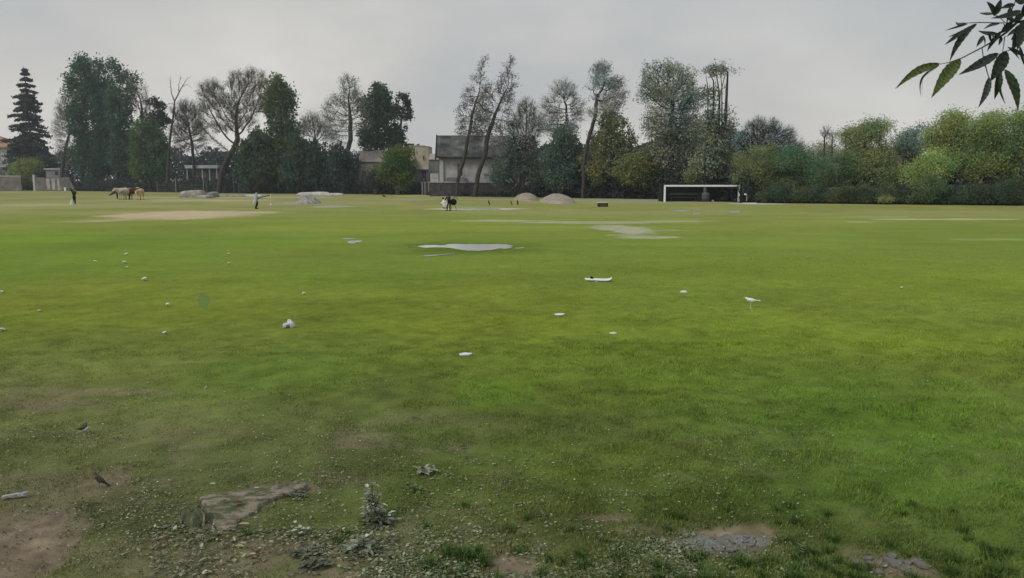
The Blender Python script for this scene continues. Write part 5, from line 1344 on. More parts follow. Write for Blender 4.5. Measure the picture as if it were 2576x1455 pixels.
# ------------------------------------------------------------------ cattle
def cow(label, px, py, height, heading, mat, head_down=0.0, headmat=None, turn=0.0, group='cattle grazing at the far left'):
    B = G(px, py); k = height / 1.4
    r = thing('cow', label, 'cow', B, heading)
    V_ = lambda x, y, z: Vector((x, y, z)) * k       # +x = forward
    hx, hz = (1.28, 1.22 - head_down)
    tn = [V_(-.80, 0, 1.05), V_(-.60, 0, 1.04), V_(-.15, 0, .96), V_(.30, 0, .98), V_(.60, 0, 1.04), V_(.90, turn * .15, 1.14 - head_down * .4), V_(hx - .10, turn * .4, hz), V_(hx + .12, turn * .6, hz - .12), V_(hx + .28, turn * .75, hz - .24)]
    tr = [(.24, .26), (.34, .37), (.37, .43), (.34, .41), (.27, .34), (.15, .23), (.12, .14), (.10, .11), (.065, .07)]
    ed = [(i, i + 1) for i in range(8)]
    for s in (-1, 1):
        b = len(tn)
        tn += [V_(-.62, s * .18, .85), V_(-.50, s * .19, .62), V_(-.68, s * .18, .40), V_(-.64, s * .18, .06)]; tr += [.17, .115, .062, .055]
        ed += [(1, b), (b, b + 1), (b + 1, b + 2), (b + 2, b + 3)]
        b = len(tn)
        tn += [V_(.50, s * .17, .78), V_(.48, s * .17, .45), V_(.50, s * .17, .06)]; tr += [.13, .065, .055]
        ed += [(4, b), (b, b + 1), (b + 1, b + 2)]
    body = skin_mesh('body', tn, ed, [tuple(q * k for q in (a if hasattr(a, '__len__') else (a, a))) for a in tr], M[mat], r, 1, 2)
    for s in (-1, 1):
        MB().ball(V_(hx - .14, turn * .4 + s * .20, hz + .06), (.05 * k, .12 * k, .035 * k), 8, 5).build('ear', M[headmat or mat], r, smooth=True)
        MB().tube([V_(hx - .14, turn * .4 + s * .08, hz + .12), V_(hx - .12, turn * .4 + s * .17, hz + .22)], [.025 * k, .008 * k], 6).build('horn', M['dirtywhite'], r)
        for x in (-.64, .50):
            MB().tube([V_(x, s * .18 if x < 0 else s * .17, 0), V_(x - .01, s * .18 if x < 0 else s * .17, .08)], [.07 * k, .055 * k], 8).build('hoof', M['black'], r)
    MB().ball(V_(hx + .33, turn * .8, hz - .27), (.07 * k, .075 * k, .065 * k), 10, 6).build('muzzle', M['cowpink'], r, smooth=True)
    MB().tube([V_(-.98, 0, 1.14), V_(-1.04, 0, .9), V_(-1.02, .02, .55), V_(-1.01, .02, .38)], [.04 * k, .03 * k, .025 * k, .045 * k], 6).build('tail', M[mat], r, smooth=True)
    return r
M['cowpink'] = mat_plain('pink_muzzle', (.40, .24, .19), .6, .1)
M['cowcream'] = mat_noise('cream_hide', [(.3, (.46, .38, .26)), (.6, (.62, .54, .41)), (.8, (.72, .66, .54))], 1.4, .85)
M['cowbeige'] = mat_noise('beige_hide', [(.3, (.36, .29, .20)), (.6, (.50, .42, .31)), (.8, (.58, .51, .39))], 1.4, .85)
M['cowdark'] = mat_plain('dark_hide', (.05, .05, .05), .8, .4, 3)
M['coworange'] = mat_noise('cream_orange_hide', [(.40, (.50, .26, .08)), (.48, (.56, .48, .33)), (.8, (.62, .55, .41))], 1.2, .85)
M['cowpatch'] = mat_noise('brown_white_hide', [(.55, (.075, .024, .016)), (.565, (.66, .60, .50)), (.8, (.70, .64, .56))], 1.25, .85, detail=1)
cow('brown and white patched cow seen from the side', 338, 502.3, 1.74, R(198), 'cowpatch', .3)
cow('beige cow standing between the cream one and the patched one, facing the camera', 321, 502.5, 1.62, R(264), 'cowbeige', .15, turn=-.2)
cow('cream cow with a pink muzzle at the left of the group', 311, 502.5, 1.70, R(252), 'cowcream', .0, turn=-.1)
cow('dark-headed cow lowering its head at the far left of the group', 305, 500.5, 1.5, R(190), 'cowdark', .52)
cow('cream cow with an orange side standing apart at the right of the group', 353, 503.5, 1.60, R(276), 'coworange', .2)

# ------------------------------------------------------------------ white flowers in the grass
def flower(px, py, size, label):
    B = on(px, py + size * .35); s = B.y / F
    r = thing('white_flower', label, 'flower', B, random.random() * 3, 'white flowers scattered on the left of the field')
    mb = MB()
    for c in range(random.choice([2, 3])):
        cx, cy = random.uniform(-.3, .3) * size * s, random.uniform(-.2, .2) * size * s; z = size * s * (.45 + .25 * c * .5)
        for p in range(5):
            t = p * 1.2566 + c; w = size * s * .26
            mb.ball((cx + math.cos(t) * w * .8, cy + math.sin(t) * w * .8, z), (w * .6, w * .6, w * .4), 7, 5)
    mb.build('petals', M['white'], r, smooth=True)
    MB().tube([(0, 0, 0), (0, 0, size * s * .45)], size * s * .05, 5).add([(0, 0, .005), (size * s * .5, size * s * .15, .02), (size * s * .75, 0, .01), (size * s * .5, -size * s * .15, .012)], [(0, 1, 2, 3)]).build('stem', M['stem'], r)
M['stem'] = mat_plain('flower_stem', (.05, .09, .025), .7)
for a, b, s_, lb in ((240, 658, 7, 'lone small white flower left of the close pair'), (318, 640, 8, 'topmost white flower above the close pair'), (313, 660, 11, 'upper white flower of the close pair'), (320, 673, 9, 'lower white flower of the close pair'),
                     (363, 703, 13, 'white flower just below and right of the close pair'), (575, 639, 7, 'upper tiny white flower of the vertical pair'), (574, 663, 8, 'lower tiny white flower of the vertical pair'), (764, 738, 9, 'white flower farthest right, above the white bag'),
                     (422, 767, 12, 'two-headed white flower left of the pale oval'), (413, 841, 10, 'nearest single white flower, below the two-headed one'), (99, 781, 9, 'white flower with a dark leaf, near the left edge'),
                     (6, 829, 12, 'white flower at the left edge, level with the white bag'), (6, 736, 9, 'white flower at the left edge beside a dark tuft'), (2335, 953, 4, 'tiny white flower alone in the right part of the field'), (2415, 895, 4, 'tiny white flower farthest right in the field'), (2268, 725, 7, 'small yellowish white flower far right by a dark tuft')):
    flower(a, b, s_, lb)

# pale see-through oval standing in the grass
m, nt_, b_, o_ = newmat('pale_translucent')
b_.inputs['Base Color'].default_value = (.15, .30, .14, 1); b_.inputs['Alpha'].default_value = .3
n_ = noise(nt_, 6, 3); 
M['oval'] = m
B = on(514, 784); s = B.y / F
mb = MB()
pts = []
for i in range(24):
    t = 6.2832 * i / 24; x = math.sin(t) * 14.5 * (1 - .25 * (math.cos(t) < 0) * abs(math.cos(t))); z = 24 - math.cos(math.pi - t) * 21 * 1.0
    pts.append((x * s, (46 - z) * s if False else z * s))
mb.prism(pts, -.006, .006)
o = mb.build('oval_screen', M['oval'], None, B); tag(o, 'pale see-through green oval standing upright in the grass', 'oval screen')

# ------------------------------------------------------------------ near-ground things
M['slabwood'] = mat_noise('weathered_slab', [(.38, (.065, .085, .032)), (.48, (.12, .115, .065)), (.53, (.20, .175, .13)), (.65, (.27, .235, .18)), (.82, (.34, .30, .24))], 7, .9, .012, bscale=22, vec_scale=(1, 2.2, 1))
lump('broken_slab', [(500, 1266), (530, 1256), (600, 1250), (650, 1240), (735, 1236), (778, 1226), (768, 1242), (712, 1262), (655, 1284), (652, 1296), (602, 1316), (603, 1333), (575, 1342), (545, 1337), (522, 1306)], .034, .016, 'slabwood',
     'weathered stone slab half sunk in the grass with a broken front corner', 'slab', res=190, ns=7, na=.2, sink=.02)
M['mossy'] = mat_noise('mossy_bark', [(.3, (.045, .055, .03)), (.55, (.10, .11, .06)), (.75, (.20, .19, .13))], 14, .9, .012, bscale=40, vec_scale=(3, 3, .6))
def stump():
    B = on(492, 1318)
    r = thing('mossy_stump', 'mossy splintered stump at the left side of the broken slab', 'stump', B)
    mb = MB(); n = 20
    rings = [(.13, -.02), (.10, .03), (.07, .065), (.05, .10)]
    for k, (rr, z) in enumerate(rings):
        for i in range(n):
            t = 6.2832 * i / n; q = rr * (1 + .25 * math.sin(4 * t + 1) + .12 * math.sin(9 * t))
            mb.v.append((math.cos(t) * q * 1.1 - z * .2, math.sin(t) * q * .8, z + (random.uniform(-.025, .03) if k == 3 else 0)))
    for j in range(len(rings) - 1):
        for i in range(n): mb.f.append((j * n + i, j * n + (i + 1) % n, (j + 1) * n + (i + 1) % n, (j + 1) * n + i))
    mb.v.append((-.02, 0, .06)); c = len(mb.v) - 1
    for i in range(n): mb.f.append((3 * n + i, 3 * n + (i + 1) % n, c))
    mb.build('stump', M['mossy'], r, smooth=True)
    for x in (-.085, .02, .09):
        MB().tube([(x, -.06, 0), (x * 1.1 - .02, -.02, .06), (x * .9 - .05, .0, .11)], [.012, .009, .003], 5).build('splinter', M['slabwood'], r)
stump()

def leafshape(mb, base, d, L, w, up=Vector((0, 0, 1)), fold=.25, curl=.15, n=7, serr=0.0, side=None):
    d = d.normalized(); s = side if side else d.cross(up)
    if s.length < 1e-3: s = Vector((1, 0, 0))
    s = s.normalized(); u = s.cross(d).normalized()
    n0 = len(mb.v)
    for i in range(n + 1):
        t = i / n; ww = w * .5 * (math.sin(math.pi * t ** .8) ** .85 if 0 < t < 1 else .02)
        if serr: ww *= 1 + serr * (i % 2)
        c = base + d * L * t - up * (curl * L * t * t)
        mb.v += [tuple(c - s * ww + u * ww * fold), tuple(c), tuple(c + s * ww + u * ww * fold)]
    for i in range(n):
        a = n0 + i * 3; mb.f += [(a, a + 1, a + 4, a + 3), (a + 1, a + 2, a + 5, a + 4)]
M['lf_silver'] = mat_noise('silvery_leaf', [(.3, (.13, .15, .09)), (.52, (.24, .26, .175)), (.75, (.46, .48, .38))], 18, .6)
M['lf_dark'] = mat_noise('dark_grey_green_leaf', [(.3, (.05, .06, .035)), (.6, (.13, .14, .095)), (.8, (.22, .23, .165))], 16, .7)
M['lf_green'] = mat_noise('fresh_leaf', [(.3, (.05, .09, .025)), (.7, (.13, .18, .06))], 20, .6)
M['lf_white'] = mat_plain('pale_leaf', (.50, .54, .40), .5, .2, 20)
M['lf_brown'] = mat_plain('brown_leaf', (.085, .035, .022), .6, .4, 20)
M['lf_yellow'] = mat_plain('yellowed_leaf', (.30, .29, .13), .6, .25, 20)
def weed(px, py, hgt, label, mat='lf_silver', nleaf=60, llen=.07, lw=.018, name='weed_plant', spreadk=1.0):
    B = on(px, py)
    r = thing(name, label, 'plant', B)
    mb = MB(); st = MB(); white = MB()
    stems_ = [(0, 0, 1.0)] + [(random.uniform(-.07, .07), random.uniform(-.05, .05), random.uniform(.45, .8)) for _ in range(4 if hgt > .2 else 2)]
    for (sx, sy, sh) in stems_:
        hh = hgt * sh
        st.tube([(sx * .1, sy * .1, -.01), (sx * .5, sy * .5, hh * .5), (sx, sy, hh)], [.0045, .003, .0015], 6)
        m = max(8, int(nleaf * sh * .8))
        for i in range(m):
            t = (i + .5) / m; z = hh * (.06 + .94 * t); a = i * 2.4 + random.uniform(-.6, .6)
            L = llen * (1.1 - .6 * t) * random.uniform(.5, 1.25) * spreadk
            el = random.uniform(-.35, .5) + .5 * t
            d = Vector((math.cos(a) * math.cos(el), math.sin(a) * math.cos(el), math.sin(el)))
            k = min(1, z / hh); b = Vector((sx * k, sy * k, z)) + d * .003
            st.tube([b, b + d * L * .55], [.0012, .0008], 4)
            tgt = white if random.random() < .10 else mb
            leafshape(tgt, b + d * L * .25, d, L * .75, lw * random.uniform(.8, 1.4), n=6, serr=.45, curl=random.uniform(.0, .45))
            if random.random() < .6:
                sd_ = d.cross(Vector((0, 0, 1))).normalized() * random.choice((-1, 1))
                leafshape(mb, b + d * L * .3, (d + sd_ * .9).normalized(), L * .4, lw * .8, n=4, serr=.4, curl=.3)
    st.build('stem', M['stem'], r); mb.build('leaves', M[mat], r, smooth=True)
    if white.v: white.build('pale_leaves', M['lf_white'], r)
    return r
weed(938, 1300, .29, 'tall silvery weed with toothed leaves, upright above the litter', 'lf_silver', 46, .10, .022)
weed(950, 1318, .10, 'spreading leafy base of a weed beside the tall silvery one', 'lf_dark', 30, .14, .030, spreadk=1.2)
weed(915, 1388, .12, 'low rosette of grey toothed leaves in front of the tall silvery weed', 'lf_silver', 28, .14, .032)
def rosette(px, py, n, L, w, label, mat, name='leafy_plant', el=.45):
    B = on(px, py); r = thing(name, label, 'plant', B)
    for i in range(n):
        mb = MB(); a = i * 6.2832 / n + random.uniform(-.3, .3); e = random.uniform(.1, el)
        d = Vector((math.cos(a) * math.cos(e), math.sin(a) * math.cos(e), math.sin(e)))
        b0 = Vector((random.uniform(-1, 1) * L * 1.0, random.uniform(-1, 1) * L * .8, .006 + random.random() * .02))
        leafshape(mb, b0, d, L * random.uniform(.6, 1.15), w * random.uniform(.7, 1.2), curl=.25, n=6, serr=.35)
        mb.build('leaf', M[mat], r)
rosette(1075, 1188, 26, .085, .035, 'small clump of grey-green leaves in the grass, behind the tall weed', 'lf_silver', el=.9)
rosette(1045, 1228, 18, .07, .030, 'lower clump of pale-tipped leaves just in front of the grey-green clump', 'lf_green', el=.8)
rosette(765, 1392, 34, .085, .028, 'ragged dark grey withered leaves on the soil below the slab', 'lf_dark', 'withered_plant', el=.5)
rosette(800, 1420, 34, .09, .03, 'dark heap of withered leaves at the bottom edge left of the low rosette', 'lf_dark', 'withered_plant', el=.6)
rosette(745, 1252, 22, .08, .022, 'torn grey leaves lying over the right end of the slab', 'lf_dark', 'withered_plant', el=.4)
rosette(1180, 1395, 16, .06, .025, 'small bluish green leafy plant near the bare earth', 'lf_green', el=.9)
rosette(2020, 1385, 14, .07, .02, 'grassy tuft with pale leaves right of the muddy puddle', 'lf_green', 'grass_tuft', el=1.2)
def whiteflowers():
    B = on(752, 1345)
    r = thing('flowering_plant', 'small plant with creamy white petals near the slab', 'plant', B)
    st = MB(); pe = MB(); lf = MB()
    for (x, y, z) in ((-.02, .01, .10), (.02, 0, .07), (.05, -.01, .06), (-.03, -.02, .045), (.03, -.03, .03), (.06, .02, .045), (0, .02, .05)):
        st.tube([(0, 0, 0), (x * .6, y * .6, z * .6), (x, y, z)], [.002, .0015, .001], 4)
        for q in range(3):
            a = random.random() * 6.28; leafshape(pe, Vector((x, y, z)), Vector((math.cos(a), math.sin(a), .3)), .028, .02, n=3)
        a = random.random() * 6.28; leafshape(lf, Vector((x * .5, y * .5, z * .4)), Vector((math.cos(a), math.sin(a), .2)), .05, .018, n=3)
    st.build('stem', M['stem'], r); pe.build('petals', M['lf_white'], r); lf.build('leaves', M['lf_green'], r)
whiteflowers()
B = on(1806, 1256)
r = thing('flowering_plant', 'tiny yellowish white flower standing in the near right grass', 'plant', B)
mb = MB()
for q in range(6): leafshape(mb, Vector((0, 0, .05)), Vector((math.cos(q), math.sin(q), .6)), .022, .016, n=3)
mb.build('petals', M['lf_yellow'], r); MB().tube([(0, 0, 0), (0, 0, .05)], .002, 4).build('stem', M['stem'], r)

def singleleaf(px, py, L, w, a, mat, label, z=.012, curl=.05, name='fallen_leaf', cat='leaf'):
    B = on(px, py, z); mb = MB()
    leafshape(mb, Vector((0, 0, 0)), Vector((math.cos(a), math.sin(a), .12)), L, w, fold=.35, curl=curl, n=8)
    o = mb.build(name, M[mat], None, B)
    sm = o.modifiers.new('thick', 'SOLIDIFY'); sm.thickness = .002
    tag(o, label, cat)
singleleaf(588, 1290, .075, .055, .2, 'lf_brown', 'dark brown curled leaf lying on the slab', z=.05)
singleleaf(563, 1283, .03, .025, .5, 'lf_brown', 'small round brown leaf left of the bigger one on the slab', z=.05)
singleleaf(600, 1331, .095, .035, -.1, 'lf_yellow', 'pale yellow-green pod-like leaf beside the front corner of the slab', z=.03)
singleleaf(592, 1378, .08, .035, -.35, 'lf_yellow', 'yellow-green pointed leaf on the bare ground below the slab')
singleleaf(500, 1420, .07, .022, .9, 'lf_yellow', 'slim tan leaf pointing away on the soil, left of the brown ones')
singleleaf(625, 1408, .06, .04, .3, 'lf_brown', 'red-brown curled leaf on the soil below the pod-like leaf')
singleleaf(645, 1400, .06, .035, 1.2, 'lf_brown', 'upright red-brown leaf next to the curled one')
singleleaf(590, 1418, .05, .035, 2.0, 'lf_yellow', 'light brown round leaf near the bottom edge')
singleleaf(508, 1448, .06, .05, .2, 'lf_white', 'broad pale green leaf at the bottom edge')
singleleaf(530, 1234, .05, .02, 0, 'lf_white', 'white pointed leaf on the back of the slab', z=.05)
singleleaf(640, 1246, .045, .015, 0, 'lf_white', 'thin pale leaf on the middle of the slab', z=.05)
singleleaf(1665, 1283, .06, .03, .1, 'lf_yellow', 'tan leaf in the grass left of the muddy puddle')
singleleaf(1155, 1127, .09, .03, 0, 'lf_brown', 'dark brown strip of bark in the grass beyond the leafy clumps', name='bark_piece', cat='bark')
singleleaf(1033, 1052, .08, .04, 0, 'lf_dark', 'dark green leaf lying on the turf in the middle distance')
def plankpiece():
    B = on(38, 1246); mb = MB(); n = 9
    for i in range(n):
        t = i / (n - 1); x = (t - .5) * .20; w = .018 + .006 * math.sin(i * 2.1)
        mb.v += [(x, -w, .010 + .01 * t), (x, w, .012 + .01 * t), (x + .004, w, .03 + .018 * t + random.uniform(-.002, .002)), (x - .004, -w, .028 + .018 * t + random.uniform(-.002, .002))]
    for i in range(n - 1):
        for k in range(4): mb.f.append((i * 4 + k, i * 4 + (k + 1) % 4, i * 4 + 4 + (k + 1) % 4, i * 4 + 4 + k))
    mb.f += [(3, 2, 1, 0), tuple((n - 1) * 4 + k for k in range(4))]
    o = mb.build('wood_chunk', mat_noise('bleached_wood', [(.3, (.20, .20, .20)), (.6, (.42, .42, .42)), (.8, (.6, .6, .6))], 30, .8, .004), None, B); o.rotation_euler = (0, 0, R(14))
    tag(o, 'bleached white strip of wood lying at the near left edge', 'wood')
plankpiece()

# flat chips in the puddle and stones at the lower right
def chips(n, px0, px1, py0, py1, s0, s1, label, group, flat=.25, mat='slate', name='slate_chip', cat='stone'):
    for i in range(n):
        a = random.uniform(px0, px1); b = random.uniform(py0, py1); B = on(a, b)
        s = random.uniform(s0, s1); m_ = random.randint(5, 8); mb = MB(); th = s * flat * random.uniform(.5, 1)
        R_ = [random.uniform(.7, 1.1) for _ in range(m_)]
        top = [(math.cos(6.2832 * k / m_) * s * R_[k] * .92, math.sin(6.2832 * k / m_) * s * R_[k] * .6, th + random.uniform(-.1, .1) * th) for k in range(m_)]
        bot = [(math.cos(6.2832 * k / m_) * s * R_[k], math.sin(6.2832 * k / m_) * s * R_[k] * .66, -.004) for k in range(m_)]
        mb.v = top + bot; mb.f = [tuple(range(m_))] + [(k + m_, (k + 1) % m_ + m_, (k + 1) % m_, k) for k in range(m_)]
        o = mb.build(name, M[mat], None, B, bevel=.002); o.rotation_euler = (random.uniform(-.08, .08), random.uniform(-.08, .08), random.random() * 3)
        tag(o, label, cat, group)
chips(46, 1700, 1900, 1345, 1388, .018, .06, 'flat slate chip lying in the muddy puddle', 'slate chips in the puddle', .16)
chips(30, 2150, 2330, 1398, 1445, .02, .055, 'grey stone on the bare track at the lower right', 'stones on the lower right track', .4)
chips(14, 1190, 1360, 1405, 1450, .006, .014, 'small pebble on the brown bare earth at the bottom', 'pebbles on the bare earth', .6, 'soil', 'pebble')

# loose litter nobody could count
def litter():
    Cx = []; cols = []; sz = []; el = []
    def add(n, px0, px1, py0, py1, size, pal, pw=1.0):
        a = px0 + (px1 - px0) * RS.rand(n); b = py0 + (py1 - py0) * RS.rand(n) ** pw
        g = np.array([tuple(G(u, v)) for u, v in zip(a, b)])
        keep = fbm(g[:, 0], g[:, 1], 1.6, 3, 61.) + RS.rand(n) * .35 > .58
        g = g[keep]; m_ = len(g)
        g[:, 2] = hf(g[:, 0], g[:, 1]) + .008 + RS.rand(m_) * .018
        pp = np.array(pal)[RS.randint(0, len(pal), m_)] * (.6 + .7 * RS.rand(m_))[:, None]
        Cx.append(g); cols.append(pp); sz.append(size * (.5 + .9 * RS.rand(m_)))
    G1 = [(.15, .18, .09), (.21, .24, .135), (.11, .14, .065), (.34, .36, .22), (.25, .28, .16), (.18, .19, .11)]
    G2 = [(.34, .36, .24), (.24, .26, .15), (.44, .46, .36), (.16, .17, .09)]
    B2 = [(.10, .08, .05), (.18, .15, .10), (.28, .24, .16), (.13, .14, .08)]
    add(4600, 850, 1750, 1320, 1460, .030, G1, .7)
    add(2400, 380, 1000, 1330, 1460, .036, B2 + G1)
    add(1200, 0, 500, 1240, 1460, .022, B2)
    add(6500, 0, 2100, 1060, 1440, .017, G2)
    add(2500, 300, 1900, 1150, 1460, .030, G1)
    add(900, 0, 1000, 940, 1120, .022, G2)
    add(900, 1300, 2000, 1340, 1460, .020, G1)
    add(400, 1950, 2350, 1380, 1460, .024, G1 + B2)
    add(500, 1800, 2400, 860, 1200, .022, [(.2, .3, .12), (.26, .34, .2)])
    C = np.concatenate(Cx); c = np.concatenate(cols); s = np.concatenate(sz)[:, None]; n = len(C)
    a = RS.rand(n) * 6.283; tz = (RS.rand(n) - .5) * .7
    u = np.stack([np.cos(a), np.sin(a), tz], -1); w = np.stack([-np.sin(a), np.cos(a), (RS.rand(n) - .5) * .7], -1)
    V = np.stack([C - u * s * .5, C - u * s * .2 + w * s * .22, C + u * s * .2 + w * s * .24, C + u * s * .5, C + u * s * .2 - w * s * .24, C - u * s * .2 - w * s * .22], 1).reshape(-1, 3)
    me = mesh_np('leaf_litter', V, np.arange(n * 6), 6, np.repeat(c, 6, 0))
    tag(link('leaf_litter', me, M['litter']), 'small fallen grey-green leaves and scraps strewn over the near ground', 'leaf litter', kind='stuff')
    # soil crumbs
    n = 5200
    a = RS.rand(n) * 2576; b = 1200 + 255 * RS.rand(n)
    g = np.array([tuple(G(u, v)) for u, v in zip(a, b)]); d = dirt(g[:, 0], g[:, 1]); g = g[RS.rand(n) < d * .8 + .02]; n = len(g)
    s = .003 + .009 * RS.rand(n) ** 3
    g[:, 2] = hf(g[:, 0], g[:, 1])
    oc = np.array([(1, 0, 0), (0, 1, 0), (-1, 0, 0), (0, -1, 0), (0, 0, .8), (0, 0, -.5)], float)
    V = (g[:, None, :] + oc[None] * s[:, None, None] * (.7 + .6 * RS.rand(n, 6, 1))).reshape(-1, 3)
    tri = np.array([(0, 1, 4), (1, 2, 4), (2, 3, 4), (3, 0, 4), (1, 0, 5), (2, 1, 5), (3, 2, 5), (0, 3, 5)])
    f = (np.arange(n)[:, None, None] * 6 + tri[None]).reshape(-1)
    cc = np.array((.17, .14, .105)) * (.5 + .9 * RS.rand(n))[:, None]
    tag(link('soil_crumbs', mesh_np('soil_crumbs', V, f, 3, np.repeat(cc, 6, 0)), M['litter']), 'loose crumbs and grit on the bare patches of soil', 'gravel', kind='stuff')
litter()

# taller grass tufts near the puddle and bottom right
def tufts():
    Vs = []; Cs = []
    spots = []
    for i in range(150):
        a = random.choice([random.uniform(1500, 2100), random.uniform(1650, 2576), random.uniform(1050, 1500), random.uniform(2000, 2576)])
        spots.append((a, random.uniform(1385, 1465) if random.random() < .7 else random.uniform(1270, 1460), random.uniform(.04, .085)))
    spots += [(1180 + random.uniform(-40, 40), 1400 + random.uniform(-12, 12), .07) for _ in range(8)] + [(1290, 1452, .07), (1250, 1448, .06), (625, 1350, .05), (575, 1460, .06), (870, 1345, .06), (850, 1360, .06), (2270, 1300, .05)]
    for (a, b, h) in spots:
        B = on(a, b)
        if float(dirt(np.array([B.x]), np.array([B.y]))[0]) > .5: continue
        n = 46
        ang = RS.rand(n) * 6.283; rr = RS.rand(n) * .055; L = h * (.5 + .7 * RS.rand(n)); ln = .2 + .8 * RS.rand(n)
        x = B.x + np.cos(ang) * rr; y = B.y + np.sin(ang) * rr; z = np.full(n, B.z - .004)
        ox = np.cos(ang) * L * ln * .7; oy = np.sin(ang) * L * ln * .7; w = .0022 + .0016 * RS.rand(n); px_ = -np.sin(ang) * w; py_ = np.cos(ang) * w
        V = np.stack([np.stack([x - px_, y - py_, z], -1), np.stack([x + px_, y + py_, z], -1), np.stack([x + px_ * .8 + ox * .45, y + py_ * .8 + oy * .45, z + L * .7], -1), np.stack([x - px_ * .8 + ox * .45, y - py_ * .8 + oy * .45, z + L * .7], -1), np.stack([x + ox, y + oy, z + L * .85], -1)], 1)
        c = np.array((.075, .135, .030)) * (.6 + .9 * RS.rand(n))[:, None]
        Vs.append(V.reshape(-1, 3)); Cs.append(np.repeat(c, 5, 0))
    V = np.concatenate(Vs); C = np.concatenate(Cs); n = len(V) // 5; k = np.arange(n)[:, None] * 5
    f = np.concatenate([k + np.array([[0, 1, 2, 3]]), k + np.array([[3, 2, 4]])], 1).reshape(-1)
    tag(link('tall_grass', mesh_np('tall_grass', V, f, np.tile([4, 3], n), C), M['grass']), 'longer uncut grass in tufts around the muddy puddle and lower right', 'grass', kind='stuff')
tufts()

